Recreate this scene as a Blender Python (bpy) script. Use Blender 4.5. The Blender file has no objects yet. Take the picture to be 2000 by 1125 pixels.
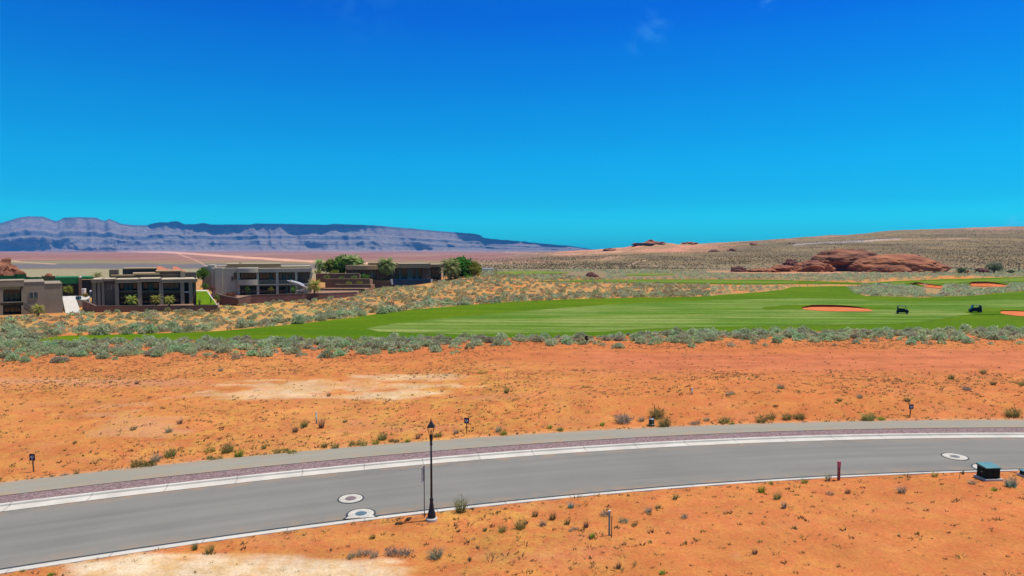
import bpy, math, random
import numpy as np
from mathutils import Vector

sc = bpy.context.scene
COL = sc.collection
R = math.radians

# ------------------------------------------------------------------ camera
H, F, PITCH = 10.8, 1333.0, R(3.1)
cam_d = bpy.data.cameras.new("camera"); cam = bpy.data.objects.new("camera", cam_d); COL.objects.link(cam)
cam.location = (0, 0, H); cam.rotation_euler = (R(90) - PITCH, 0, 0)
cam_d.sensor_width = 36.0; cam_d.lens = 36.0 * F / 2000.0
cam_d.clip_start = 0.1; cam_d.clip_end = 60000
sc.camera = cam

# ------------------------------------------------------------------ exposure
sc.view_settings.view_transform = 'Standard'; sc.view_settings.look = 'None'
sc.view_settings.exposure = 0.45; sc.view_settings.gamma = 1.0
sc.cycles.use_denoising = True
sc.cycles.max_bounces = 6; sc.cycles.volume_bounces = 0
sc.cycles.volume_step_rate = 8.0

# ------------------------------------------------------------------ sun
SUN_EL, SUN_AZ = R(71), R(75)          # azimuth from +Y towards +X
sv = Vector((math.cos(SUN_EL) * math.sin(SUN_AZ), math.cos(SUN_EL) * math.cos(SUN_AZ), math.sin(SUN_EL)))
sl = bpy.data.lights.new("sun", 'SUN'); sl.energy = 4.0; sl.angle = R(0.5); sl.color = (1.0, 0.955, 0.89)
so = bpy.data.objects.new("sun", sl); COL.objects.link(so)
so.rotation_euler = sv.to_track_quat('Z', 'Y').to_euler()

# ------------------------------------------------------------------ sky
def ray(px, py):
    px = np.asarray(px, float); py = np.asarray(py, float)
    cx = (px - 1000) / F; cy = (562.5 - py) / F
    return cx, math.cos(PITCH) + cy * math.sin(PITCH), -math.sin(PITCH) + cy * math.cos(PITCH)

world = bpy.data.worlds.new("World"); sc.world = world; world.use_nodes = True
wt = world.node_tree; wn = wt.nodes; wl = wt.links
bg = wn['Background']
sky = wn.new('ShaderNodeTexSky'); sky.sky_type = 'NISHITA'; sky.sun_disc = False
sky.sun_elevation = SUN_EL; sky.sun_rotation = SUN_AZ
tc = wn.new('ShaderNodeTexCoord')
sep = wn.new('ShaderNodeSeparateXYZ'); wl.new(tc.outputs['Generated'], sep.inputs[0])
ramp = wn.new('ShaderNodeValToRGB'); wl.new(sep.outputs['Z'], ramp.inputs[0])
ramp.color_ramp.interpolation = 'CARDINAL'
# deep polarised desert blue: the tint the clear dry air gives the sky by elevation
SKY = [(0.0, (0.0005, 1.192, 1.5934)), (0.037, (0.0005, 1.192, 1.5934)), (0.067, (0.0005, 0.7779, 1.2124)), (0.14, (0.0005, 0.6264, 1.0612)), (0.212, (0.0005, 0.5142, 1.0398)), (0.28, (0.0005, 0.4066, 1.0592)), (0.342, (0.0005, 0.3638, 1.0472)), (0.6, (0.75, 0.8, 0.9)), (1.0, (0.9, 0.92, 0.95))]
cr = ramp.color_ramp
cr.elements[0].position = SKY[0][0]; cr.elements[0].color = (*[v / 8 for v in SKY[0][1]], 1)
cr.elements[1].position = SKY[-1][0]; cr.elements[1].color = (*[v / 8 for v in SKY[-1][1]], 1)
for p_, c_ in SKY[1:-1]:
    e_ = cr.elements.new(p_); e_.color = (*[v / 8 for v in c_], 1)
mul = wn.new('ShaderNodeMixRGB'); mul.blend_type = 'MULTIPLY'; mul.inputs[0].default_value = 1
wl.new(sky.outputs[0], mul.inputs[1]); wl.new(ramp.outputs[0], mul.inputs[2])
mul8 = wn.new('ShaderNodeMixRGB'); mul8.blend_type = 'MULTIPLY'; mul8.inputs[0].default_value = 1; mul8.inputs[2].default_value = (8, 8, 8, 1)
wl.new(mul.outputs[0], mul8.inputs[1]); last = mul8.outputs[0]
for (cpx, cpy, rad, stretch, amt) in ((1272, 55, 0.034, (3.0, 9.0, 4.0), 0.15), (1502, 6, 0.014, (4, 9, 5), 0.22),
                                      (1985, 440, 0.017, (7, 7, 40), 0.75), (700, -10, 0.10, (3, 6, 4), 0.04), (1240, 90, 0.018, (3, 9, 4), 0.08)):
    d_ = Vector([float(v) for v in ray(cpx, cpy)]).normalized()
    dt = wn.new('ShaderNodeVectorMath'); dt.operation = 'DISTANCE'; dt.inputs[1].default_value = d_
    sc2 = wn.new('ShaderNodeVectorMath'); sc2.operation = 'NORMALIZE'
    wl.new(tc.outputs['Generated'], sc2.inputs[0]); wl.new(sc2.outputs[0], dt.inputs[0])
    mr = wn.new('ShaderNodeMapRange'); mr.interpolation_type = 'SMOOTHSTEP'
    mr.inputs[1].default_value = rad; mr.inputs[2].default_value = 0.0
    mr.inputs[3].default_value = 0; mr.inputs[4].default_value = amt
    wl.new(dt.outputs['Value'], mr.inputs[0])
    mp = wn.new('ShaderNodeMapping'); mp.inputs['Scale'].default_value = [s * 4 for s in stretch]; mp.inputs['Rotation'].default_value = (0.3, 0.5, 0.7)
    wl.new(sc2.outputs[0], mp.inputs[0])
    nz = wn.new('ShaderNodeTexNoise'); nz.inputs['Scale'].default_value = 3; nz.inputs['Detail'].default_value = 6
    wl.new(mp.outputs[0], nz.inputs['Vector'])
    m2 = wn.new('ShaderNodeMapRange'); m2.inputs[1].default_value = 0.42; m2.inputs[2].default_value = 0.75
    wl.new(nz.outputs[0], m2.inputs[0])
    m3 = wn.new('ShaderNodeMath'); m3.operation = 'MULTIPLY'; wl.new(m2.outputs[0], m3.inputs[0]); wl.new(mr.outputs[0], m3.inputs[1])
    mx = wn.new('ShaderNodeMixRGB'); mx.inputs[2].default_value = (1.6, 6.0, 9.0, 1)
    wl.new(m3.outputs[0], mx.inputs[0]); wl.new(last, mx.inputs[1]); last = mx.outputs[0]
wl.new(last, bg.inputs[0]); bg.inputs[1].default_value = 0.1

# ------------------------------------------------------------------ numeric helpers
def _h(ix, iy, iz, seed):
    h = (ix.astype(np.int64) * 374761393 + iy.astype(np.int64) * 668265263 + iz.astype(np.int64) * 2147483647 + seed * 974634777) & 0xffffffff
    h = ((h ^ (h >> 13)) * 1274126177) & 0xffffffff
    h = ((h ^ (h >> 16)) * 2246822519) & 0xffffffff
    return ((h ^ (h >> 15)) & 0xffffff) / float(0xffffff)

def noise(x, y, z=0.0, seed=0):
    x, y, z = np.broadcast_arrays(np.asarray(x, float), np.asarray(y, float), np.asarray(z, float))
    ix, iy, iz = np.floor(x), np.floor(y), np.floor(z)
    fx, fy, fz = x - ix, y - iy, z - iz
    fx, fy, fz = [f * f * f * (f * (f * 6 - 15) + 10) for f in (fx, fy, fz)]
    out = 0
    for a in (0, 1):
        for b in (0, 1):
            for c in (0, 1):
                w = (fx if a else 1 - fx) * (fy if b else 1 - fy) * (fz if c else 1 - fz)
                out = out + w * _h(ix + a, iy + b, iz + c, seed)
    return out * 2 - 1

def fbm(x, y, z=0.0, seed=0, o=4, g=0.5):
    s, a = 0, 1.0
    for k in range(o):
        s = s + a * noise(np.asarray(x) * 2 ** k + 13.7 * k, np.asarray(y) * 2 ** k - 7.1 * k, np.asarray(z) * 2 ** k, seed + k); a *= g
    return s

def S(a, b, v):
    t = np.clip((np.asarray(v, float) - a) / (b - a), 0, 1)
    return t * t * (3 - 2 * t)

# ------------------------------------------------------------------ terrain: the surveyed kerb lines, then heights
def flat(px, py, z=0.0):
    rx, ry, rz = ray(px, py); t = (z - H) / rz
    return rx * t, ry * t
LINES = {
 'near_back': [(0,1122),(250,1083),(500,1046.5),(742,1014),(1000,984),(1249,960.6),(1500,941.5),(1750,927.5),(2000,920)],
 'near_front': [(0,1112),(250,1074),(500,1038.5),(742,1007),(1000,977.5),(1249,955),(1500,936.5),(1750,923),(2000,916)],
 'far_front': [(0,997),(250,967),(500,940),(750,913.5),(1000,890),(1250,874),(1500,863.5),(1750,857),(2000,853)],
 'far_back': [(0,986),(250,957),(500,931),(750,905),(1000,882),(1250,866.5),(1500,856),(1750,850.5),(2000,847)],
 'gravel': [(0,972),(250,943),(500,916),(750,893),(1000,872),(1250,856.5),(1500,846),(1750,840.5),(2000,837.4)],
 'path': [(0,946),(250,919),(500,894),(750,871.5),(1000,852),(1250,838.5),(1500,830),(1750,825),(2000,822)]}
FIT = {}
for k, v in LINES.items():
    v = np.array(v, float); fx, fy = flat(v[:, 0], v[:, 1], 0.06)
    FIT[k] = (np.polyfit(fx, fy, 3), fx.min(), fx.max())
def line(k, x):
    c, a, b = FIT[k]; x = np.asarray(x, float)
    xc = np.clip(x, a - 3, b + 3)
    return np.polyval(c, xc) + np.polyval(np.polyder(c), xc) * (x - xc)

RU = [-1.3, -0.16, -0.06, 0.0, 0.06, 0.12, 0.16, 0.205, 0.25, 0.3, 0.38, 0.45, 0.52, 0.6, 0.68, 0.743, 1.0, 1.4]
RZ = [0, 0, 0.5, 4, 8.5, 13, 17, 22, 24.5, 29.5, 38.5, 45.5, 53, 62.5, 66, 69, 76, 80]
def terrain(x, y):
    x = np.asarray(x, float); y = np.asarray(y, float)
    yy = np.maximum(y, 20.0); u = x / yy
    z = np.full(np.broadcast(x, y).shape, 0.08)
    away = S(0.5, 9, y - line('path', x)) + S(0.5, 6, line('near_back', x) - y)
    calm = 1 - 0.8 * S(62, 80, y) * (1 - S(200, 400, y))
    z = z + away * calm * (0.22 * fbm(x / 22, y / 22, 0, 3, 3) + 0.06 * fbm(x / 3.1, y / 3.1, 0, 9, 3))
    z = z + 0.75 * np.exp(-((x - 22) / 22) ** 2) * S(42.6, 47, y) * (1 - S(47, 62, y))       # low bank behind the path, right
    z = z + 3.7 * np.exp(-((x + 6) / np.where(x < -6, 21, 36)) ** 2) * S(134, 192, y) * (1 - S(225, 300, y))      # knoll under the fourth house
    z = z + 2.6 * np.exp(-(((x - 148) / 34) ** 2 + ((y - 226) / 17) ** 2))                      # raised green at the right
    z = z + 0.5 * S(120, 150, y) * np.exp(-((x + 70) / 45) ** 2) * (1 - S(200, 260, y))
    A = np.interp(u, RU, RZ)
    t = np.clip((y - 430) / (1600 - 430), 0, 1)
    sl_ = A * (0.25 * t * t + 0.75 * t)
    sl_ = sl_ * (1 - S(1650, 2800, y))
    z = z + sl_
    rough = S(450, 900, y) * (1 - S(2200, 3500, y)) * S(0.02, 0.2, u)
    z = z + rough * (1.6 * fbm(x / 90, y / 90, 0, 21, 4) + 0.0 * x)
    z = z + S(300, 2000, y) * (1 - S(-0.1, 0.1, u)) * (1.2 * fbm(x / 160, y / 160, 0, 31, 3))
    z = z + 6.0 * S(1500, 9000, y) * (1 - S(-0.1, 0.15, u))
    for (cu, cy, hh, w_, l_) in ((0.205, 1420, 7, 55, 60), (0.235, 1450, 4, 40, 50), (0.262, 1500, 3, 30, 50), (0.16, 1350, 2.5, 60, 60)):
        z = z + hh * np.exp(-(((x - cu * cy) / w_) ** 2 + ((y - cy) / l_) ** 2)) * (0.75 + 0.5 * fbm(x / 14, y / 14, 0, 41, 3))
    cor = S(-0.05, -0.32, line('near_back', x) - y) * S(0.0, 0.4, line('far_back', x) - y)    # the roadbed is cut below the kerbs
    z = z - 0.2 * cor
    return z

def project(x, y, z):
    dx, dy, dz = np.asarray(x, float), np.asarray(y, float), np.asarray(z, float) - H
    f = dy * math.cos(PITCH) - dz * math.sin(PITCH); up = dy * math.sin(PITCH) + dz * math.cos(PITCH)
    f = np.where(f < 0.5, 0.5, f)
    return 1000 + F * dx / f, 562.5 - F * up / f

gy = np.concatenate([[-45, -25, -10, 0, 6], np.geomspace(11, 15000, 600)])
gs = np.linspace(-1, 1, 760)
GY, GS = np.meshgrid(gy, gs, indexing='ij')
GX = GS * (30 + 0.98 * np.maximum(GY, 0))
GZ = terrain(GX, GY)
def height(x, y):
    """height of the ground sheet itself, read back from its grid"""
    x = np.asarray(x, float); y = np.asarray(y, float)
    r = np.interp(y, gy, np.arange(len(gy))); r0 = np.clip(r.astype(int), 0, len(gy) - 2); fr = r - r0
    q = (x / (30 + 0.98 * np.maximum(y, 0)) + 1) / 2 * (len(gs) - 1); q0 = np.clip(q.astype(int), 0, len(gs) - 2); fq = np.clip(q - q0, 0, 1)
    return (GZ[r0, q0] * (1 - fq) + GZ[r0, q0 + 1] * fq) * (1 - fr) + (GZ[r0 + 1, q0] * (1 - fq) + GZ[r0 + 1, q0 + 1] * fq) * fr

def ground_at(px, py):
    px, py = np.broadcast_arrays(np.asarray(px, float), np.asarray(py, float)); sh = px.shape
    px = px.ravel(); py = py.ravel()
    rx, ry, rz = ray(px, py)
    ys = np.geomspace(14, 9000, 330)
    lo = np.full(px.shape, 14.0); hi = np.full(px.shape, 9000.0); done = np.zeros(px.shape, bool)
    for a, b in zip(ys[:-1], ys[1:]):
        t = b / ry
        below = (H + rz * t < height(rx * t, b + 0 * t)) & ~done
        lo[below] = a; hi[below] = b; done |= below
    for _ in range(14):
        m = (lo + hi) / 2; t = m / ry
        bl = H + rz * t < height(rx * t, m)
        hi = np.where(bl, m, hi); lo = np.where(bl, lo, m)
    t = hi / ry
    return (rx * t).reshape(sh), hi.reshape(sh), height(rx * t, hi).reshape(sh)

def G1(px, py):
    a, b, c = ground_at(np.array([px]), np.array([py])); return float(a[0]), float(b[0]), float(c[0])
FRAME = [0.0]          # bearing a facade is turned to; W() answers in axes turned by it (across, away, up)
def W(px, py, d):
    a = FRAME[0]; rx, ry, rz = ray(px, py); D = d / math.cos(a); t = D / (rx * math.sin(a) + ry * math.cos(a)); x, y = rx * t, ry * t
    return float(x * math.cos(a) - y * math.sin(a)), float(D), float(H + rz * t)
def to_world(p):
    a = FRAME[0]; return (p[0] * math.cos(a) + p[1] * math.sin(a), -p[0] * math.sin(a) + p[1] * math.cos(a), p[2])

def inpoly(px, py, poly):
    px = np.asarray(px); py = np.asarray(py); c = np.zeros(px.shape, bool); n = len(poly)
    for i in range(n):
        x0, y0 = poly[i]; x1, y1 = poly[(i + 1) % n]
        if y0 == y1: continue
        k = ((y0 > py) != (y1 > py)) & (px < (x1 - x0) * (py - y0) / (y1 - y0) + x0)
        c ^= k
    return c

# ------------------------------------------------------------------ materials
def nt(name):
    m = bpy.data.materials.new(name); m.use_nodes = True
    t = m.node_tree; b = t.nodes['Principled BSDF']
    return m, t, b
def mat(name, c, c2=None, scale=3.0, rough=0.85, bump=0.0, bscale=None, metal=0.0, spec=0.3, stretch=None, detail=5, coat=0.0, lo=0.35, hi=0.65):
    m, t, b = nt(name); N, L = t.nodes, t.links
    b.inputs['Roughness'].default_value = rough; b.inputs['Metallic'].default_value = metal
    b.inputs['Specular IOR Level'].default_value = spec; b.inputs['Coat Weight'].default_value = coat
    g = N.new('ShaderNodeTexCoord'); mp = N.new('ShaderNodeMapping'); L.new(g.outputs['Object'], mp.inputs[0])
    if stretch: mp.inputs['Scale'].default_value = stretch
    c2 = c2 or tuple(v * 0.72 for v in c)
    n = N.new('ShaderNodeTexNoise'); n.inputs['Scale'].default_value = scale; n.inputs['Detail'].default_value = detail
    L.new(mp.outputs[0], n.inputs['Vector'])
    r = N.new('ShaderNodeValToRGB'); r.color_ramp.elements[0].color = (*c2, 1); r.color_ramp.elements[1].color = (*c, 1)
    r.color_ramp.elements[0].position = lo; r.color_ramp.elements[1].position = hi
    L.new(n.outputs[0], r.inputs[0]); L.new(r.outputs[0], b.inputs['Base Color'])
    if bump:
        n2 = N.new('ShaderNodeTexNoise'); n2.inputs['Scale'].default_value = bscale or scale * 4; n2.inputs['Detail'].default_value = 6
        L.new(mp.outputs[0], n2.inputs['Vector'])
        bp = N.new('ShaderNodeBump'); bp.inputs['Strength'].default_value = bump; bp.inputs['Distance'].default_value = 0.05
        L.new(n2.outputs[0], bp.inputs['Height']); L.new(bp.outputs[0], b.inputs['Normal'])
    return m
def leafmat(name, var=0.35, hue=0.03, rough=0.8, trans=0.5):
    m, t, b = nt(name); N, L = t.nodes, t.links
    b.inputs['Roughness'].default_value = rough; b.inputs['Specular IOR Level'].default_value = 0.2
    a = N.new('ShaderNodeAttribute'); a.attribute_name = 'Col'
    ge = N.new('ShaderNodeNewGeometry'); ob = N.new('ShaderNodeObjectInfo')
    hs = N.new('ShaderNodeHueSaturation'); L.new(a.outputs['Color'], hs.inputs['Color'])
    def rng(src, lo, hi):
        k = N.new('ShaderNodeMapRange'); k.inputs[3].default_value = lo; k.inputs[4].default_value = hi; L.new(src, k.inputs[0]); return k.outputs[0]
    v1 = rng(ge.outputs['Random Per Island'], 1 - var, 1 + var); v2 = rng(ob.outputs['Random'], 0.85, 1.15)
    mm = N.new('ShaderNodeMath'); mm.operation = 'MULTIPLY'; L.new(v1, mm.inputs[0]); L.new(v2, mm.inputs[1]); L.new(mm.outputs[0], hs.inputs['Value'])
    L.new(rng(ob.outputs['Random'], 0.5 - hue, 0.5 + hue), hs.inputs['Hue'])
    L.new(hs.outputs[0], b.inputs['Base Color'])
    tl = N.new('ShaderNodeBsdfTranslucent'); L.new(hs.outputs[0], tl.inputs['Color']); ms = N.new('ShaderNodeMixShader'); ms.inputs[0].default_value = trans
    L.new(b.outputs[0], ms.inputs[1]); L.new(tl.outputs[0], ms.inputs[2]); L.new(ms.outputs[0], N['Material Output'].inputs['Surface'])
    return m

M = {}
M['stucco'] = mat('stucco', (0.255, 0.205, 0.145), (0.22, 0.178, 0.125), 0.6, 0.95, 0.3, 18)
M['stucco_dark'] = mat('stucco_dark', (0.135, 0.10, 0.075), (0.11, 0.08, 0.06), 0.6, 0.95, 0.3, 18)
M['stucco_grey'] = mat('stucco_grey', (0.40, 0.345, 0.265), (0.36, 0.31, 0.24), 0.5, 0.95, 0.3, 18)
M['stucco_tan'] = mat('stucco_tan', (0.36, 0.25, 0.14), (0.31, 0.21, 0.115), 0.6, 0.95, 0.3, 18)
M['stucco_brown'] = mat('stucco_brown', (0.17, 0.105, 0.07), (0.14, 0.085, 0.055), 0.6, 0.95, 0.3, 18)
M['roof_top'] = mat('roof_top', (0.42, 0.35, 0.24), (0.36, 0.30, 0.2), 0.4, 0.95)
M['maroon'] = mat('maroon', (0.16, 0.075, 0.06), (0.12, 0.055, 0.045), 0.8, 0.95, 0.5, 6)
M['wallbrown'] = mat('wallbrown', (0.22, 0.115, 0.075), (0.17, 0.085, 0.06), 0.8, 0.95, 0.5, 6)
M['glass'] = mat('glass', (0.012, 0.018, 0.022), (0.02, 0.03, 0.035), 0.8, 0.06, spec=0.6)
M['glass_teal'] = mat('glass_teal', (0.05, 0.09, 0.10), (0.03, 0.05, 0.06), 0.8, 0.08, spec=0.6)
M['curtain'] = mat('curtain', (0.30, 0.27, 0.22), (0.20, 0.18, 0.15), 2.0, 0.9, stretch=(6, 6, 0.2))
M['frame'] = mat('frame', (0.05, 0.045, 0.04), None, 3, 0.5)
M['lightframe'] = mat('lightframe', (0.4, 0.37, 0.32), None, 3, 0.6)
M['tile'] = mat('tile', (0.45, 0.16, 0.08), (0.32, 0.10, 0.05), 2, 0.9, 0.6, 6)
M['concrete'] = mat('concrete', (0.50, 0.47, 0.42), (0.42, 0.39, 0.34), 1.5, 0.9, 0.15, 30)
M['whitepaint'] = mat('whitepaint', (0.75, 0.74, 0.72), None, 2, 0.4)
M['black_iron'] = mat('black_iron', (0.010, 0.010, 0.013), (0.016, 0.015, 0.017), 4, 0.42, 0.1, 40, spec=0.35)
M['galv'] = mat('galv', (0.24, 0.24, 0.25), (0.16, 0.16, 0.17), 8, 0.5, metal=0.3)
M['sign_face'] = mat('sign_face', (0.30, 0.30, 0.33), (0.12, 0.12, 0.16), 7, 0.5, stretch=(1, 1, 2))
M['navy'] = mat('navy', (0.014, 0.018, 0.075), (0.010, 0.012, 0.05), 6, 0.45)
M['white_letter'] = mat('white_letter', (0.75, 0.78, 0.85), None, 6, 0.5)
M['stake'] = mat('stake', (0.22, 0.12, 0.045), (0.14, 0.07, 0.025), 8, 0.85, stretch=(6, 6, 0.6))
M['darkstake'] = mat('darkstake', (0.06, 0.035, 0.025), None, 8, 0.85, stretch=(6, 6, 0.6))
M['redmark'] = mat('redmark', (0.30, 0.075, 0.075), (0.20, 0.045, 0.05), 5, 0.6)
M['redtop'] = mat('redtop', (0.52, 0.12, 0.16), (0.42, 0.09, 0.12), 5, 0.5)
M['greenpost'] = mat('greenpost', (0.30, 0.36, 0.28), (0.20, 0.26, 0.2), 6, 0.6)
M['palepost'] = mat('palepost', (0.40, 0.40, 0.36), (0.22, 0.22, 0.19), 8, 0.7)
M['boxgreen'] = mat('boxgreen', (0.008, 0.016, 0.010), (0.012, 0.022, 0.014), 3, 0.6, spec=0.1)
M['boxtop_sky_sheen'] = mat('boxtop_sky_sheen', (0.10, 0.235, 0.22), (0.08, 0.19, 0.18), 3, 0.3, spec=0.5)  # teal is the sky's reflection put into the lid colour
M['iron_lid'] = mat('iron_lid', (0.22, 0.16, 0.15), (0.15, 0.11, 0.105), 10, 0.6, 0.4, 30)
M['blue_lid'] = mat('blue_lid', (0.10, 0.17, 0.20), (0.07, 0.12, 0.15), 10, 0.5, 0.4, 30)
M['grey_lid'] = mat('grey_lid', (0.20, 0.20, 0.19), (0.14, 0.14, 0.13), 10, 0.6, 0.4, 30)
M['seal'] = mat('seal', (0.028, 0.034, 0.034), (0.045, 0.05, 0.05), 4, 0.6)
M['cart_body'] = mat('cart_body', (0.010, 0.012, 0.018), None, 3, 0.4, spec=0.2)
M['cart_grey'] = mat('cart_grey', (0.16, 0.165, 0.17), None, 3, 0.5)
M['tyre'] = mat('tyre', (0.012, 0.012, 0.012), None, 3, 0.9)
M['seat'] = mat('seat', (0.05, 0.045, 0.04), None, 3, 0.7)
M['clear'] = mat('clear', (0.30, 0.36, 0.38), None, 3, 0.1, spec=0.6)
M['screen'] = mat('screen', (0.012, 0.16, 0.045), (0.008, 0.10, 0.032), 1.5, 0.85, 0.4, 3, stretch=(3, 3, 0.3))
M['screen_brown'] = mat('screen_brown', (0.12, 0.10, 0.05), (0.05, 0.10, 0.045), 1.2, 0.85, stretch=(3, 3, 0.3))
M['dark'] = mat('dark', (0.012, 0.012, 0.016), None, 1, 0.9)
M['pool'] = mat('pool', (0.010, 0.030, 0.10), (0.008, 0.022, 0.075), 0.8, 0.15, spec=0.5)
M['water'] = mat('water', (0.01, 0.05, 0.10), (0.015, 0.06, 0.11), 0.8, 0.05, spec=0.5, bump=0.1, bscale=2)
M['bark'] = mat('bark', (0.10, 0.07, 0.045), (0.06, 0.04, 0.028), 3, 0.95, 0.8, 8, stretch=(2, 2, 6))
M['rock'] = mat('rock', (0.345, 0.128, 0.054), (0.14, 0.047, 0.026), 0.16, 0.95, 0.9, 0.7, stretch=(0.7, 0.7, 1.5), detail=9)
M['rock_ledge'] = mat('rock_ledge', (0.27, 0.108, 0.052), (0.085, 0.03, 0.02), 0.14, 0.95, 0.9, 0.9, stretch=(0.6, 0.6, 3.5), detail=9)
M['rock_dark'] = mat('rock_dark', (0.15, 0.05, 0.036), (0.08, 0.028, 0.022), 0.3, 0.95, 0.9, 1.2, stretch=(0.7, 0.7, 2.4), detail=9)
M['bluebin'] = mat('bluebin', (0.02, 0.12, 0.22), None, 3, 0.4)
M['flower'] = mat('flower', (0.35, 0.06, 0.05), (0.12, 0.10, 0.03), 5, 0.8)
M['leaf'] = leafmat('leaf'); M['sage'] = leafmat('sage', 0.28, 0.025, 0.9); M['straw'] = leafmat('straw', 0.3, 0.02, 0.9)

def asphalt(name, c, c2, along=0.05, dust=0.5):
    m, t, b = nt(name); N, L = t.nodes, t.links
    b.inputs['Roughness'].default_value = 0.88; b.inputs['Specular IOR Level'].default_value = 0.25
    g = N.new('ShaderNodeTexCoord'); au = N.new('ShaderNodeAttribute'); au.attribute_name = 'Aux'     # across, along, from the far side
    def nz(src, sc_, st, det=4):
        mp = N.new('ShaderNodeMapping'); mp.inputs['Scale'].default_value = st; L.new(src, mp.inputs[0])
        n = N.new('ShaderNodeTexNoise'); n.inputs['Scale'].default_value = sc_; n.inputs['Detail'].default_value = det; L.new(mp.outputs[0], n.inputs['Vector']); return n.outputs[0]
    def ma(op, a, b_, c_=None):
        k = N.new('ShaderNodeMath'); k.operation = op
        for q, s in enumerate((a, b_, c_)):
            if s is None: continue
            if isinstance(s, (int, float)): k.inputs[q].default_value = s
            else: L.new(s, k.inputs[q])
        return k.outputs[0]
    def mr(src, a, b_, lo, hi):
        k = N.new('ShaderNodeMapRange'); k.inputs[1].default_value = a; k.inputs[2].default_value = b_; k.inputs[3].default_value = lo; k.inputs[4].default_value = hi; L.new(src, k.inputs[0]); return k.outputs[0]
    a = nz(au.outputs['Vector'], 1.1, (1.0, along, 0), 5); bb = nz(g.outputs['Object'], 0.22, (1, 1, 1), 6); cc = nz(g.outputs['Object'], 38, (1, 1, 1), 3)
    s1 = ma('MULTIPLY_ADD', a, 0.5, ma('MULTIPLY_ADD', bb, 0.35, ma('MULTIPLY', cc, 0.25)))
    r = N.new('ShaderNodeValToRGB'); r.color_ramp.elements[0].position = 0.40; r.color_ramp.elements[1].position = 0.70
    r.color_ramp.elements[0].color = (*c2, 1); r.color_ramp.elements[1].color = (*c, 1); L.new(s1, r.inputs[0])
    sp = N.new('ShaderNodeSeparateColor'); L.new(au.outputs['Color'], sp.inputs[0])
    edge = ma('MINIMUM', sp.outputs[0], sp.outputs[2])
    du = ma('MULTIPLY', mr(edge, 0.05, 0.9, dust, 0.0), mr(nz(g.outputs['Object'], 1.2, (1, 1, 1), 6), 0.4, 0.62, 0, 1))
    k = N.new('ShaderNodeMixRGB'); L.new(du, k.inputs[0]); L.new(r.outputs[0], k.inputs[1]); k.inputs[2].default_value = (0.33, 0.19, 0.10, 1)
    L.new(k.outputs[0], b.inputs['Base Color'])
    bp = N.new('ShaderNodeBump'); bp.inputs['Strength'].default_value = 0.25; bp.inputs['Distance'].default_value = 0.01
    L.new(cc, bp.inputs['Height']); L.new(bp.outputs[0], b.inputs['Normal'])
    return m
def kerbmat():
    m = mat('kerb', (0.49, 0.455, 0.39), (0.41, 0.375, 0.32), 0.9, 0.9, 0.15, 40); t = m.node_tree; N, L = t.nodes, t.links; b = N['Principled BSDF']
    src = b.inputs['Base Color'].links[0].from_socket
    au = N.new('ShaderNodeAttribute'); au.attribute_name = 'Aux'; sp = N.new('ShaderNodeSeparateColor'); L.new(au.outputs['Color'], sp.inputs[0])
    k = N.new('ShaderNodeMath'); k.operation = 'PINGPONG'; k.inputs[1].default_value = 1.5; L.new(sp.outputs[1], k.inputs[0])
    q = N.new('ShaderNodeMapRange'); q.inputs[1].default_value = 0.012; q.inputs[2].default_value = 0.03; q.inputs[3].default_value = 0.6; q.inputs[4].default_value = 0.0; L.new(k.outputs[0], q.inputs[0])
    x = N.new('ShaderNodeMixRGB'); L.new(q.outputs[0], x.inputs[0]); L.new(src, x.inputs[1]); x.inputs[2].default_value = (0.12, 0.10, 0.085, 1); L.new(x.outputs[0], b.inputs['Base Color'])
    return m
M['kerb'] = kerbmat(); M['collar'] = mat('collar', (0.46, 0.43, 0.37), (0.34, 0.31, 0.26), 3.0, 0.9, 0.2, 30)
M['asphalt'] = asphalt('asphalt', (0.19, 0.179, 0.152), (0.136, 0.130, 0.114))
M['path'] = asphalt('path', (0.25, 0.23, 0.178), (0.21, 0.193, 0.15), 0.12)

def gravelmat():
    m, t, b = nt('gravel'); N, L = t.nodes, t.links
    b.inputs['Roughness'].default_value = 0.95
    g = N.new('ShaderNodeTexCoord'); v = N.new('ShaderNodeTexVoronoi'); v.inputs['Scale'].default_value = 14; L.new(g.outputs['Object'], v.inputs['Vector'])
    r = N.new('ShaderNodeValToRGB'); e = r.color_ramp.elements
    e[0].color = (0.11, 0.065, 0.062, 1); e[1].color = (0.28, 0.195, 0.185, 1); e2 = e.new(0.5); e2.color = (0.20, 0.125, 0.118, 1)
    sx = N.new('ShaderNodeSeparateColor'); L.new(v.outputs['Color'], sx.inputs[0]); L.new(sx.outputs[0], r.inputs[0])
    L.new(r.outputs[0], b.inputs['Base Color'])
    bp = N.new('ShaderNodeBump'); bp.inputs['Strength'].default_value = 0.8; bp.inputs['Distance'].default_value = 0.06; bp.invert = True
    L.new(v.outputs['Distance'], bp.inputs['Height']); L.new(bp.outputs[0], b.inputs['Normal'])
    return m
M['gravel'] = gravelmat()

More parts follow.
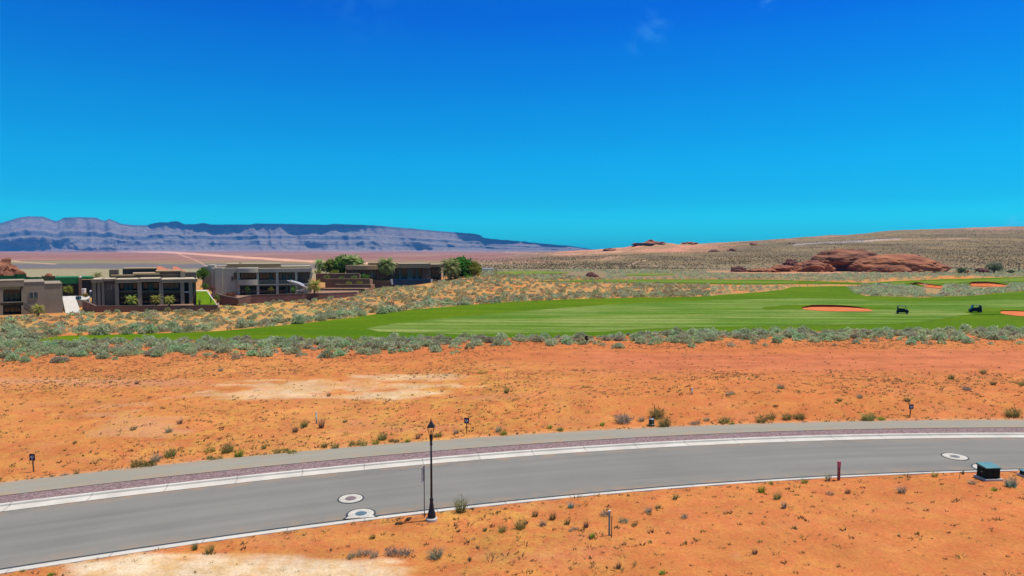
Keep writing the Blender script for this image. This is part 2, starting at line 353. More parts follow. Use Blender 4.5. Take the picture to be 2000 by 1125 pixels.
def groundmat():
    m, t, b = nt('ground'); N, L = t.nodes, t.links
    b.inputs['Roughness'].default_value = 1.0; b.inputs['Specular IOR Level'].default_value = 0.05
    g = N.new('ShaderNodeTexCoord'); at = N.new('ShaderNodeAttribute'); at.attribute_name = 'Col'
    ft = N.new('ShaderNodeAttribute'); ft.attribute_name = 'Aux'
    sp = N.new('ShaderNodeSeparateColor'); L.new(ft.outputs['Color'], sp.inputs[0])      # r = straw cover, g = far scrub, b = coarse
    def nz(sc_, det=5, st=(1, 1, 1), ro=0.55):
        mp = N.new('ShaderNodeMapping'); mp.inputs['Scale'].default_value = st; L.new(g.outputs['Object'], mp.inputs[0])
        n = N.new('ShaderNodeTexNoise'); n.inputs['Scale'].default_value = sc_; n.inputs['Detail'].default_value = det; n.inputs['Roughness'].default_value = ro
        L.new(mp.outputs[0], n.inputs['Vector']); return n.outputs[0]
    def mr(src, a, b_, lo, hi):
        k = N.new('ShaderNodeMapRange'); k.inputs[1].default_value = a; k.inputs[2].default_value = b_; k.inputs[3].default_value = lo; k.inputs[4].default_value = hi; L.new(src, k.inputs[0]); return k.outputs[0]
    def ml(a, b_):
        k = N.new('ShaderNodeMath'); k.operation = 'MULTIPLY'
        for i, s in enumerate((a, b_)):
            if isinstance(s, float): k.inputs[i].default_value = s
            else: L.new(s, k.inputs[i])
        return k.outputs[0]
    def mix(fac, a, col):
        k = N.new('ShaderNodeMixRGB'); L.new(fac, k.inputs[0]); L.new(a, k.inputs[1])
        if isinstance(col, tuple): k.inputs[2].default_value = (*col, 1)
        else: L.new(col, k.inputs[2])
        return k.outputs[0]
    c = at.outputs['Color']
    straw = ml(mr(nz(0.9, 8, (1, 1, 1), 0.75), 0.42, 0.62, 0, 0.8), sp.outputs[0])
    c = mix(straw, c, (0.455, 0.235, 0.052))
    pale = ml(mr(nz(0.33, 7, (0.5, 1, 1), 0.7), 0.52, 0.72, 0, 0.45), sp.outputs[0])
    c = mix(pale, c, (0.42, 0.18, 0.105))
    redd = ml(mr(nz(0.21, 7, (0.5, 1, 1), 0.7), 0.5, 0.7, 0, 0.5), sp.outputs[0])
    c = mix(redd, c, (0.40, 0.105, 0.038))
    pebb = ml(mr(nz(4.0, 5, (1, 1, 1), 0.72), 0.59, 0.67, 0, 0.6), sp.outputs[0])
    c = mix(pebb, c, (0.17, 0.085, 0.035))
    far = ml(mr(nz(0.16, 5, (1, 1, 1), 0.75), 0.5, 0.6, 0, 0.4), sp.outputs[1])
    c = mix(far, c, (0.085, 0.085, 0.05))
    co = ml(mr(nz(0.012, 8, (0.35, 1.4, 1), 0.7), 0.48, 0.6, 0, 0.55), sp.outputs[2])
    c = mix(co, c, (0.22, 0.11, 0.085))
    co2 = ml(mr(nz(0.02, 8, (0.35, 1.6, 1), 0.7), 0.54, 0.64, 0, 0.5), sp.outputs[2])
    c = mix(co2, c, (0.40, 0.24, 0.17))
    hv = N.new('ShaderNodeHueSaturation'); L.new(c, hv.inputs['Color'])
    L.new(ml(mr(nz(0.35, 7, (1, 1, 1), 0.65), 0.3, 0.7, 0.84, 1.16), mr(nz(9, 4), 0.3, 0.7, 0.84, 1.16)), hv.inputs['Value'])
    L.new(hv.outputs[0], b.inputs['Base Color'])
    bp = N.new('ShaderNodeBump'); bp.inputs['Strength'].default_value = 0.65; bp.inputs['Distance'].default_value = 0.12
    L.new(nz(3.2, 8, (1, 1, 1), 0.7), bp.inputs['Height']); L.new(bp.outputs[0], b.inputs['Normal'])
    return m
M['ground'] = groundmat()

def turfmat(name, c, c2, c3, stripe=True):
    m, t, b = nt(name); N, L = t.nodes, t.links
    b.inputs['Roughness'].default_value = 0.95; b.inputs['Specular IOR Level'].default_value = 0.03
    g = N.new('ShaderNodeTexCoord')
    def nz(sc_, st, det=4, dist=0.0, ro=0.55):
        mp = N.new('ShaderNodeMapping'); mp.inputs['Scale'].default_value = st; L.new(g.outputs['Object'], mp.inputs[0])
        n = N.new('ShaderNodeTexNoise'); n.inputs['Scale'].default_value = sc_; n.inputs['Detail'].default_value = det; n.inputs['Distortion'].default_value = dist; n.inputs['Roughness'].default_value = ro
        L.new(mp.outputs[0], n.inputs['Vector']); return n.outputs[0]
    def mr(src, a, b_, lo, hi):
        k = N.new('ShaderNodeMapRange'); k.inputs[1].default_value = a; k.inputs[2].default_value = b_; k.inputs[3].default_value = lo; k.inputs[4].default_value = hi; L.new(src, k.inputs[0]); return k.outputs[0]
    k = N.new('ShaderNodeMixRGB'); k.inputs[1].default_value = (*c, 1); k.inputs[2].default_value = (*c2, 1)
    L.new(mr(nz(0.24 if stripe else 0.1, (0.12, 1.0, 1) if stripe else (0.3, 1, 1), 4, 0.3), 0.4, 0.6, 0, 1), k.inputs[0])
    k2 = N.new('ShaderNodeMixRGB'); L.new(k.outputs[0], k2.inputs[1]); k2.inputs[2].default_value = (*c3, 1)
    L.new(mr(nz(0.05, (0.45, 1.5, 1), 8, 0, 0.7), 0.46, 0.62, 0, 0.9), k2.inputs[0])
    out = k2.outputs[0]
    if stripe:      # the mower's alternate passes, 2.4 m wide
        wv = N.new('ShaderNodeTexWave'); wv.wave_type = 'BANDS'; wv.bands_direction = 'Y'; wv.wave_profile = 'SIN'
        wv.inputs['Scale'].default_value = 0.075; wv.inputs['Distortion'].default_value = 5.0; wv.inputs['Detail'].default_value = 3; wv.inputs['Detail Scale'].default_value = 0.10
        mp = N.new('ShaderNodeMapping'); mp.inputs['Rotation'].default_value = (0, 0, R(3)); L.new(g.outputs['Object'], mp.inputs[0]); L.new(mp.outputs[0], wv.inputs['Vector'])
        hs = N.new('ShaderNodeHueSaturation'); L.new(out, hs.inputs['Color']); L.new(mr(wv.outputs['Fac'], 0.2, 0.8, 0.88, 1.10), hs.inputs['Value']); out = hs.outputs[0]
    hs = N.new('ShaderNodeHueSaturation'); L.new(out, hs.inputs['Color']); L.new(mr(nz(1.3, (1, 1, 1), 5), 0.3, 0.7, 0.86, 1.14), hs.inputs['Value'])
    L.new(hs.outputs[0], b.inputs['Base Color'])
    bp = N.new('ShaderNodeBump'); bp.inputs['Strength'].default_value = 0.4; bp.inputs['Distance'].default_value = 0.05
    L.new(nz(9, (1, 1, 1), 4), bp.inputs['Height']); L.new(bp.outputs[0], b.inputs['Normal'])
    return m
M['rough'] = turfmat('rough', (0.066, 0.125, 0.0015), (0.092, 0.145, 0.002), (0.052, 0.112, 0.0015), False)
M['fairway'] = turfmat('fairway', (0.098, 0.165, 0.018), (0.062, 0.130, 0.010), (0.185, 0.22, 0.055), True)
M['fargreen'] = turfmat('fargreen', (0.10, 0.16, 0.012), (0.12, 0.17, 0.02), (0.15, 0.18, 0.03), False)
M['lawn'] = turfmat('lawn', (0.08, 0.15, 0.002), (0.10, 0.17, 0.004), (0.085, 0.15, 0.004), False)
M['sand'] = mat('sand', (0.52, 0.135, 0.03), (0.43, 0.105, 0.025), 0.5, 1.0, 0.4, 4)
M['sand_lip'] = mat('sand_lip', (0.22, 0.055, 0.025), (0.15, 0.04, 0.02), 1.5, 1.0, 0.6, 6)

def mesamat():
    m, t, b = nt('mesa'); N, L = t.nodes, t.links
    b.inputs['Roughness'].default_value = 1.0; b.inputs['Specular IOR Level'].default_value = 0.0
    at = N.new('ShaderNodeAttribute'); at.attribute_name = 'Col'
    g = N.new('ShaderNodeTexCoord')
    mp = N.new('ShaderNodeMapping'); mp.inputs['Scale'].default_value = (1, 1, 2.5); L.new(g.outputs['Object'], mp.inputs[0])
    n = N.new('ShaderNodeTexNoise'); n.inputs['Scale'].default_value = 0.013; n.inputs['Detail'].default_value = 9; n.inputs['Roughness'].default_value = 0.7; L.new(mp.outputs[0], n.inputs['Vector'])
    k = N.new('ShaderNodeMapRange'); k.inputs[1].default_value = 0.3; k.inputs[2].default_value = 0.7; k.inputs[3].default_value = 0.5; k.inputs[4].default_value = 1.5; L.new(n.outputs[0], k.inputs[0])
    hs = N.new('ShaderNodeHueSaturation'); L.new(at.outputs['Color'], hs.inputs['Color']); L.new(k.outputs[0], hs.inputs['Value'])
    L.new(hs.outputs[0], b.inputs['Base Color'])
    return m
M['mesa'] = mesamat()

# ------------------------------------------------------------------ object helpers
def link(name, me, m, parent=None, loc=None):
    o = bpy.data.objects.new(name, me); COL.objects.link(o)
    if m and not me.materials: me.materials.append(M[m] if isinstance(m, str) else m)
    if parent: o.parent = parent
    if loc is not None: o.location = loc
    return o
def tag(o, label=None, cat=None, group=None, kind=None):
    if label: o['label'] = label
    if cat: o['category'] = cat
    if group: o['group'] = group
    if kind: o['kind'] = kind
    return o
def thing(name, label, cat, loc, rz=0.0, group=None):
    o = bpy.data.objects.new(name, None); COL.objects.link(o)
    o.location = loc; o.rotation_euler = (0, 0, rz); o.empty_display_size = 0.2
    return tag(o, label, cat, group)
def kids(o): return [c for c in bpy.data.objects if c.parent == o]
def copy_tree(o, parent=None):
    c = o.copy(); COL.objects.link(c)
    if parent: c.parent = parent
    for k in kids(o): copy_tree(k, c)
    return c
def trimesh(name, v, f, col=None, aux=None, smooth=False):
    """fast mesh from arrays; f is (n,3) or (n,4)"""
    v = np.ascontiguousarray(v, np.float32); f = np.ascontiguousarray(f, np.int32); k = f.shape[1]
    me = bpy.data.meshes.new(name)
    me.vertices.add(len(v)); me.vertices.foreach_set('co', v.ravel())
    me.loops.add(f.size); me.loops.foreach_set('vertex_index', f.ravel())
    me.polygons.add(len(f)); me.polygons.foreach_set('loop_start', np.arange(0, f.size, k, dtype=np.int32))
    me.polygons.foreach_set('use_smooth', np.full(len(f), smooth))
    me.update(calc_edges=True)
    for nm, c in (('Col', col), ('Aux', aux)):
        if c is not None:
            a = me.attributes.new(nm, 'FLOAT_COLOR', 'POINT')
            c4 = np.ones((len(v), 4), np.float32); c4[:, :3] = c
            a.data.foreach_set('color', c4.ravel())
    return me

class Geo:
    def __init__(s, org=(0, 0, 0)): s.v = []; s.f = []; s.o = np.array(org, float)
    def add(s, vs, fs):
        n = len(s.v); s.v += [tuple(p) for p in vs]; s.f += [tuple(i + n for i in q) for q in fs]; return s
    def box(s, x0, y0, z0, x1, y1, z1, taper=0.0):
        t = taper
        return s.add([(x0, y0, z0), (x1, y0, z0), (x1, y1, z0), (x0, y1, z0), (x0 + t, y0 + t, z1), (x1 - t, y0 + t, z1), (x1 - t, y1 - t, z1), (x0 + t, y1 - t, z1)],
                     [(0, 3, 2, 1), (4, 5, 6, 7), (0, 1, 5, 4), (1, 2, 6, 5), (2, 3, 7, 6), (3, 0, 4, 7)])
    def px(s, x0, y0, x1, y1, d, depth):
        """a box whose near face, d metres away, spans these picture corners"""
        a = W(x0, y1, d); b = W(x1, y0, d)
        return s.box(a[0], a[1], a[2], b[0], a[1] + depth, b[2])
    def cyl(s, p0, p1, r0, r1=None, n=12):
        r1 = r0 if r1 is None else r1
        p0 = Vector(p0); p1 = Vector(p1); q = (p1 - p0).to_track_quat('Z', 'Y')
        vs = []
        for p, r in ((p0, r0), (p1, r1)):
            for i in range(n):
                a = 2 * math.pi * i / n; vs.append(p + q @ Vector((r * math.cos(a), r * math.sin(a), 0)))
        fs = [(i, (i + 1) % n, n + (i + 1) % n, n + i) for i in range(n)] + [tuple(range(n - 1, -1, -1)), tuple(range(n, 2 * n))]
        return s.add(vs, fs)
    def lathe(s, prof, c=(0, 0, 0), n=16, phase=0.0):
        vs = []; m = len(prof)
        for r, z in prof:
            for i in range(n):
                a = 2 * math.pi * i / n + phase; vs.append((c[0] + r * math.cos(a), c[1] + r * math.sin(a), c[2] + z))
        fs = [(k * n + i, k * n + (i + 1) % n, (k + 1) * n + (i + 1) % n, (k + 1) * n + i) for k in range(m - 1) for i in range(n)]
        fs += [tuple(range(n - 1, -1, -1)), tuple((m - 1) * n + i for i in range(n))]
        return s.add(vs, fs)
    def tube(s, pts, r, n=8):
        for a, b in zip(pts[:-1], pts[1:]): s.cyl(a, b, r, r, n)
        return s
    def prism(s, poly, z0, z1):
        n = len(poly)
        return s.add([(x, y, z0) for x, y in poly] + [(x, y, z1) for x, y in poly],
                     [(i, (i + 1) % n, n + (i + 1) % n, n + i) for i in range(n)] + [tuple(range(n - 1, -1, -1)), tuple(range(n, 2 * n))])
    def build(s, name, m, parent=None, loc=None, smooth=False, bevel=0.0):
        v = np.array(s.v, float) - s.o
        me = bpy.data.meshes.new(name); me.from_pydata([tuple(p) for p in v], [], s.f); me.update()
        if smooth:
            me.polygons.foreach_set('use_smooth', [len(p.vertices) <= 4 for p in me.polygons])
        o = link(name, me, m, parent, loc)
        if bevel:
            b = o.modifiers.new('bevel', 'BEVEL'); b.width = bevel; b.segments = 2; b.limit_method = 'ANGLE'
        return o

# ------------------------------------------------------------------ golf course outlines (surveyed on the picture)
ROUGH_NEAR = [(40,670),(200,666),(500,664),(900,662),(1150,658),(1300,651),(1500,647),(2000,644),(2300,644)]
ROUGH_FAR = [(40,668),(130,656),(300,652),(420,648),(500,641),(600,631),(700,619),(800,606),(900,597),(1000,590),(1100,585.5),(1200,582.5),(1300,581),(1380,579),(1420,575),(1480,571),(1530,566),(1545,560.5),(1600,559),(1655,558.5),(1668,572),(1690,578.5),(1800,581.5),(1900,577.5),(1960,572),(2000,569),(2300,566)]
FAIR_NEAR = [(716,643),(740,649),(900,654),(1100,651),(1182,649),(1260,643),(1500,637),(1650,635),(1750,633.5),(1820,627),(1880,616),(1960,609),(2000,606),(2300,602)]
FAIR_FAR = [(716,642),(760,634),(850,624),(900,618.5),(1000,610),(1100,602),(1200,595),(1300,590),(1400,586.5),(1560,583),(1660,584),(1750,590),(1850,589.5),(2000,585),(2300,580)]
B_NEAR = [(1050,550.5),(1200,552),(1350,555),(1480,556),(1560,555),(1640,555),(1700,556.5),(1800,558.5),(1900,556),(2000,553),(2300,552)]
B_FAR = [(1050,549.5),(1150,547),(1300,546),(1500,546.5),(1600,549.5),(1690,553),(1760,549),(1850,545.5),(2000,541),(2300,538)]
C1_NEAR = [(965,536),(1010,537),(1060,535),(1110,534)]; C1_FAR = [(965,531.5),(1010,530),(1060,530),(1110,532)]
C2_NEAR = [(1222,538.5),(1260,539),(1320,537)]; C2_FAR = [(1222,536),(1260,534.5),(1320,535)]
SHEETS = [(ROUGH_NEAR, ROUGH_FAR), (B_NEAR, B_FAR), (C1_NEAR, C1_FAR), (C2_NEAR, C2_FAR)]
def ip(tab, px):
    a = np.array(tab, float); return np.interp(px, a[:, 0], a[:, 1])
def in_turf(px, py, pad=0.0):
    r = np.zeros(np.shape(px), bool)
    for n_, f_ in SHEETS:
        a = np.array(n_, float)
        r |= (px > a[0, 0]) & (px < a[-1, 0]) & (py < ip(n_, px) + pad) & (py > ip(f_, px) - pad)
    return r
DIRT_EDGE = [(-300,716),(0,712),(200,707),(400,698),(600,691),(800,687),(900,682),(1000,676),(1100,672),(1200,672),(1500,668),(2000,664),(2300,663)]
YARD_EDGE = [(-300,617),(0,618),(120,615),(160,612),(185,611),(300,603),(420,599),(465,596),(520,590),(640,578),(690,572),(715,564),(760,559),(840,556),(885,553),(900,548),(940,541)]
ISLAND = [(1658,568),(1690,556),(1790,557),(1850,553),(1930,553),(2010,551),(2010,568),(1950,574),(1900,578),(1800,581),(1700,578),(1672,575)]

def sheet(name, near, far, m, lift, step=4.0, rows=26, wob=0.0, skirt=True):
    a = np.array(near, float); pxs = np.arange(a[0, 0], a[-1, 0] + 0.01, step)
    n_, f_ = ip(near, pxs), ip(far, pxs)
    w_ = wob * fbm(pxs / 40, 0, 0, 5, 3) * np.clip((n_ - f_) / 10, 0, 1); n_ = n_ + w_; f_ = f_ + w_ * 0.6
    f_ = np.minimum(f_, n_ - 0.15)
    t = np.linspace(0, 1, rows)[:, None]
    X, Y, Z = ground_at(np.broadcast_to(pxs, (rows, len(pxs))), n_ + (f_ - n_) * t)
    Z = Z + lift; nc = len(pxs)
    i = np.arange((rows - 1) * (nc - 1)); r_, c_ = i // (nc - 1), i % (nc - 1)
    fq = np.stack([r_ * nc + c_, r_ * nc + c_ + 1, (r_ + 1) * nc + c_ + 1, (r_ + 1) * nc + c_], 1)
    v = np.stack([X.ravel(), Y.ravel(), Z.ravel()], 1)
    o = link(name, trimesh(name, v, fq, smooth=True), m); tag(o, kind='structure'); return o

# ------------------------------------------------------------------ ground sheet
nc = len(gs); i = np.arange((len(gy) - 1) * (nc - 1)); r_, c_ = i // (nc - 1), i % (nc - 1)
gf = np.stack([r_ * nc + c_, r_ * nc + c_ + 1, (r_ + 1) * nc + c_ + 1, (r_ + 1) * nc + c_], 1)
PX, PY = project(GX, GY, GZ)
GU = GX / np.maximum(GY, 20)
def blend(c, w, col): return c * (1 - w[..., None]) + np.array(col) * w[..., None]
n1 = fbm(GX / 9, GY / 9, 0, 51, 4); n2 = fbm(GX / 40, GY / 40, 0, 61, 4); n3 = fbm(GX / 2.5, GY / 2.5, 0, 71, 3)
C = np.zeros(GX.shape + (3,)); C[:] = (0.41, 0.132, 0.042)
C = blend(C, 0.5 * S(0.0, 0.5, n1), (0.47, 0.175, 0.055))
C = blend(C, 0.55 * S(0.0, 0.5, n2) * S(-0.02, 0.35, -GU + 0.1 * n1), (0.48, 0.21, 0.075))
C = blend(C, 0.5 * S(0.0, 0.35, GU + 0.1 * n1) * (1 - S(62, 66, GY)), (0.44, 0.125, 0.042))
# graded red band in front of the sagebrush, right; trampled pinkish streak, left
C = blend(C, 0.75 * S(682, 692, PY + 5 * n1) * (1 - S(716, 732, PY + 6 * n1)) * S(1000, 1250, PX), (0.43, 0.135, 0.06))
C = blend(C, 0.6 * S(736, 744, PY + 3 * n1) * (1 - S(749, 757, PY + 3 * n1)) * (1 - S(300, 480, PX)), (0.45, 0.22, 0.13))
n7 = fbm(GX / 22, GY / 0.9, 0, 58, 4, 0.6)
C = blend(C, 0.55 * S(0.0, 0.45, n7) * S(676, 686, PY) * (1 - S(722, 740, PY)) * (0.4 + 0.6 * S(800, 1100, PX)), (0.34, 0.095, 0.042))
# pale hardpan patches
n6 = fbm(GX / 7, GY / 1.4, 0, 57, 4, 0.6)
def ell(cx, cy, rx, ry, nn=0.45): return 1 - S(0.55, 1.1, np.hypot((PX - cx) / rx, (PY - cy) / ry) + nn * n1 + 0.3 * n3 + 0.75 * n6)
for (cx, cy, rx, ry, a_) in ((640, 755, 185, 15, 0.75), (520, 768, 105, 9, 0.7), (730, 772, 90, 7, 0.7), (800, 738, 120, 5, 0.5), (480, 1100, 330, 22, 0.95), (720, 1115, 190, 24, 0.9),
                             (330, 1108, 160, 22, 0.8), (1440, 1085, 50, 14, 0.3), (250, 838, 90, 26, 0.25), (1940, 905, 60, 12, 0.1)):
    C = blend(C, a_ * ell(cx, cy, rx, ry), (0.56, 0.43, 0.28) if cy > 1000 else (0.52, 0.38, 0.225))
C = blend(C, 0.5 * ell(690, 752, 60, 6), (0.47, 0.19, 0.065))
C = blend(C, 0.55 * (1 - S(0.0, 0.9, GY - line('path', GX))) * (GY > line('path', GX)) , (0.52, 0.34, 0.2))
near = 1 - S(62, 70, GY)
straw = np.clip(near + 0.0, 0, 1) * (1 - 0.55 * S(-0.05, 0.3, GU + 0.08 * n2)) * (0.75 + 0.35 * S(-0.3, 0.4, n2)) * (1 - 0.75 * S(682, 692, PY) * (1 - S(716, 735, PY)) * S(1000, 1250, PX))
# sand between the bushes and on the hillside below the houses
hill = S(86, 96, GY) * (1 - S(215, 260, GY))
C = blend(C, hill * (0.35 + 0.6 * S(-0.35, 0.25, n1 + 0.4 * n2 + 0.5 * n3)) * (1 - 0.45 * S(-0.15, 0.0, GU)), (0.40, 0.235, 0.072))
C = blend(C, hill * 0.75 * S(-0.1, 0.4, fbm(GX / 5, GY / 5, 0, 55, 4)), (0.27, 0.18, 0.085))
C = blend(C, 0.85 * inpoly(PX, PY, ISLAND) * (GY > 100), (0.20, 0.17, 0.09))
straw = np.maximum(straw, 0.7 * hill)
# beyond the course: tan scrub flats, pinkish plain, olive slopes
fl = S(215, 300, GY)
C = blend(C, fl, (0.215, 0.155, 0.082))
C = blend(C, fl * 0.5 * S(0, 0.4, n2), (0.20, 0.165, 0.10))
left = 1 - S(-0.02, 0.10, GU + 0.02 * n2)
plain = S(620, 900, GY + 120 * n2) * left
n4 = fbm(GX / 260, GY / 420, 0, 81, 5, 0.6)
C = blend(C, plain, (0.235, 0.125, 0.095))
C = blend(C, plain * 0.8 * S(-0.05, 0.25, n4), (0.22, 0.10, 0.085))
C = blend(C, plain * 0.6 * S(0.05, 0.4, -n4), (0.28, 0.17, 0.13))
C = blend(C, S(400, 430, GY + 6 * n2) * (1 - S(560, 600, GY + 25 * n2)) * (1 - S(-0.36, -0.18, GU)), (0.13, 0.115, 0.115))
C = blend(C, 0.7 * S(590, 640, GY) * (1 - S(720, 800, GY + 40 * n2)) * (1 - S(-0.66, -0.5, GU)), (0.17, 0.19, 0.10))
C = blend(C, 0.7 * S(240, 290, GY) * (1 - S(395, 410, GY)) * (1 - S(-0.35, -0.2, GU)), (0.27, 0.24, 0.14))
right = S(430, 520, GY) * (1 - left)
n5 = fbm(GX / 70, GY / 120, 0, 91, 5, 0.6)
C = blend(C, right, (0.178, 0.126, 0.064))
C = blend(C, right * 0.7 * S(0.0, 0.35, n5), (0.14, 0.104, 0.055))
C = blend(C, right * 0.5 * S(0.1, 0.5, -n5), (0.25, 0.175, 0.08))
# salmon slickrock along the crest and at its left end
crest = S(760, 1150, GY + 60 * n5) * S(0.03, 0.10, GU + 0.015 * n5) * (1 - S(0.27, 0.36, GU + 0.03 * n5))
C = blend(C, crest * (0.35 + 0.6 * S(-0.3, 0.35, n5 + 0.4 * n2)), (0.50, 0.22, 0.125))
C = blend(C, 0.75 * S(1300, 1450, GY + 50 * n5) * S(0.3, 0.4, GU) * S(-0.1, 0.3, n5), (0.40, 0.20, 0.13))
C = blend(C, 0.8 * S(560, 640, GY + 30 * n5) * (1 - S(760, 860, GY + 60 * n5)) * S(-0.08, 0.0, GU) * (1 - S(0.12, 0.19, GU)) * S(-0.15, 0.2, n5), (0.44, 0.24, 0.15))
# sandy apron around the big outcrop
ap = np.exp(-(((GX - 165) / 62) ** 2 + ((GY - 352) / 26) ** 2))
C = blend(C, 0.9 * S(0.25, 0.6, ap + 0.15 * n1), (0.46, 0.215, 0.115))
def streak(pts, w, a, col):
    global C
    p = np.array(pts, float); yy = np.interp(PX, p[:, 0], p[:, 1]); ok = (PX > p[0, 0]) & (PX < p[-1, 0]) & (GY > 200)
    C = blend(C, a * ok * (1 - S(0.5 * w, w, np.abs(PY - yy + 0.7 * n2))), col)
streak([(228, 489.8), (320, 492), (420, 499), (560, 508), (640, 512), (760, 516)], 2.6, 0.95, (0.58, 0.31, 0.21))
streak([(340, 494), (372, 504), (400, 517)], 1.2, 0.7, (0.55, 0.30, 0.2))
streak([(0, 508), (60, 513), (110, 516)], 1.3, 0.6, (0.5, 0.3, 0.2))
streak([(1225, 520), (1250, 510), (1262, 509), (1270, 517), (1285, 522)], 1.2, 0.7, (0.5, 0.33, 0.2))
streak([(1550, 478), (1600, 474), (1700, 470), (1760, 466)], 2.0, 0.85, (0.33, 0.28, 0.25))
streak([(1690, 470), (1800, 468), (1900, 464)], 1.4, 0.5, (0.5, 0.28, 0.17))
streak([(985, 493), (1100, 497), (1215, 492)], 1.2, 0.5, (0.52, 0.29, 0.19))
aux = np.stack([straw, 0.9 * np.clip(right + 0.8 * fl * (1 - plain), 0, 1) * (1 - crest) * (1 - S(0.25, 0.6, ap)), plain * 0.9], -1)
ground = link('ground', trimesh('ground', np.stack([GX.ravel(), GY.ravel(), GZ.ravel()], 1), gf, C.reshape(-1, 3), aux.reshape(-1, 3), True), 'ground')
tag(ground, kind='structure')

# ------------------------------------------------------------------ road, kerbs, gravel strip, path
rx_ = np.arange(-46, 62, 0.5)
def strips(name, m, lines):
    """a swept ribbon: lines = [(edge name or (edge, edge, mix), dy, z)]"""
    rows = []
    for e, dy, z in lines:
        if isinstance(e, tuple): yy = line(e[0], rx_) * (1 - e[2]) + line(e[1], rx_) * e[2]
        else: yy = line(e, rx_)
        rows.append(np.stack([rx_, yy + dy, np.full_like(rx_, z)], 1))
    v = np.concatenate(rows); n = len(rx_); f = []
    ax = np.concatenate([np.stack([r[:, 1] - rows[0][:, 1], rx_ + 0.22 * r[:, 1], (rows[-1][:, 1] - r[:, 1])], 1) for r in rows])
    for k in range(len(rows) - 1):
        i = np.arange(n - 1); f.append(np.stack([k * n + i, k * n + i + 1, (k + 1) * n + i + 1, (k + 1) * n + i], 1))
    o = link(name, trimesh(name, v, np.concatenate(f), None, ax), m); tag(o, kind='structure'); return o
def crown(k): return 0.02 + 0.09 * (1 - (2 * k - 1) ** 2)
strips('road', 'asphalt', [(('near_front', 'far_front', k), 0, crown(k)) for k in np.linspace(0, 1, 9)])
strips('kerb', 'kerb', [('near_back', -0.02, -0.1), ('near_back', 0, 0.09), (('near_back', 'near_front', 0.5), 0, 0.082), ('near_front', -0.03, 0.05), ('near_front', 0.01, 0.034)])
strips('kerb', 'kerb', [('far_front', -0.01, 0.034), ('far_front', 0.02, 0.04), ('far_back', -0.22, 0.06), ('far_back', -0.19, 0.13), ('far_back', 0.0, 0.14), ('far_back', 0.02, 0.0)])
strips('road_seam', 'seal', [('near_front', 0.0, 0.040), ('near_front', 0.13, 0.045)])
strips('gravel_strip', 'gravel', [('far_back', 0.01, 0.0), ('far_back', 0.015, 0.125), (('far_back', 'gravel', 0.5), 0, 0.15), ('gravel', -0.02, 0.13)])
strips('path', 'path', [('gravel', -0.02, 0.0), ('gravel', -0.015, 0.155), (('gravel', 'path', 0.5), 0, 0.165), ('path', 0, 0.15), ('path', 0.02, 0.0)])

# ------------------------------------------------------------------ golf course turf and bunkers
sheet('rough_grass', ROUGH_NEAR, ROUGH_FAR, 'rough', 0.05, 4, 40, 0.6)
sheet('fairway', FAIR_NEAR, FAIR_FAR, 'fairway', 0.075, 4, 40)
sheet('fairway', B_NEAR, B_FAR, 'rough', 0.07, 5, 12, 0.4)
sheet('fairway', [(1060,550),(1200,550.5),(1400,553),(1560,553)], [(1060,549.2),(1200,548.3),(1400,548),(1560,550.5)], 'fargreen', 0.11, 5, 8)
sheet('fairway', [(1740,555),(1820,555),(1900,552.5),(2000,549.5),(2300,547)], [(1740,552.5),(1820,549.5),(1900,547),(2000,544),(2300,541)], 'fargreen', 0.11, 5, 8)
sheet('fairway', C1_NEAR, C1_FAR, 'fargreen', 0.12, 5, 6)
sheet('fairway', C2_NEAR, C2_FAR, 'fargreen', 0.12, 5, 6)

def bunker(px0, px1, py0, py1, lip, wobble, seed):
    """a shaped sand trap: smooth outline, sand rising to a steep earth lip on its far side, turfed bank behind"""
    a = G1((px0 + px1) / 2, py1); b = G1((px0 + px1) / 2, py0)
    cx = (a[0] + b[0]) / 2; cy = (a[1] + b[1]) / 2; ry = (b[1] - a[1]) / 2; rx = (px1 - px0) / 2 / F * cy
    n = 64; th = np.linspace(0, 2 * math.pi, n, endpoint=False)
    k = 1 + wobble * noise(np.cos(th) * 1.6 + seed, np.sin(th) * 1.6, 0, seed)
    ox, oy = cx + rx * k * np.cos(th), cy + ry * k * np.sin(th)
    oz = terrain(ox, oy) + 0.10
    up = lip * np.clip(np.sin(th), 0, 1) ** 0.6
    rings = [(0.0, 0), (0.35, 0), (0.7, 0), (0.93, 0), (1.0, 0)]
    v = []; f = []
    for q, _ in rings:
        v += [(cx + (x - cx) * q, cy + (y - cy) * q, z + 0.02) for x, y, z in zip(ox, oy, oz)]
    for r in range(len(rings) - 1):
        f += [(r * n + i, r * n + (i + 1) % n, (r + 1) * n + (i + 1) % n, (r + 1) * n + i) for i in range(n)]
    o = link('bunker', trimesh('bunker', np.array(v), np.array(f), smooth=True), 'sand'); tag(o, kind='structure')
    def ring(rs, m, nm):
        v = []; f = []
        for (q, hh, fr) in rs:
            v += [(cx + (x - cx) * q + 0, cy + (y - cy) * q, (z + 0.015) * 1.0 + hh * u_) for x, y, z, u_ in zip(ox, oy, oz, up)]
        for r in range(len(rs) - 1):
            f += [(r * n + i, r * n + (i + 1) % n, (r + 1) * n + (i + 1) % n, (r + 1) * n + i) for i in range(n) if math.sin(th[i]) > -0.02 and math.sin(th[(i + 1) % n]) > -0.02]
        o = link(nm, trimesh(nm, np.array(v), np.array(f), smooth=False), m); tag(o, kind='structure')
    e = 1 + 0.25 / ry
    ring([(1.0, 0.0, 0), (1.0 + 0.02, 0.9, 0), (1.0 - 0.03, 1.0, 0)], 'sand_lip', 'bunker_lip')
    ring([(1.0 - 0.03, 1.0, 0), (e, 1.05, 0), (e + 2.5 / ry, 0.55, 0), (e + 6.0 / ry, -0.02 / lip, 0)], 'rough', 'bunker_bank')
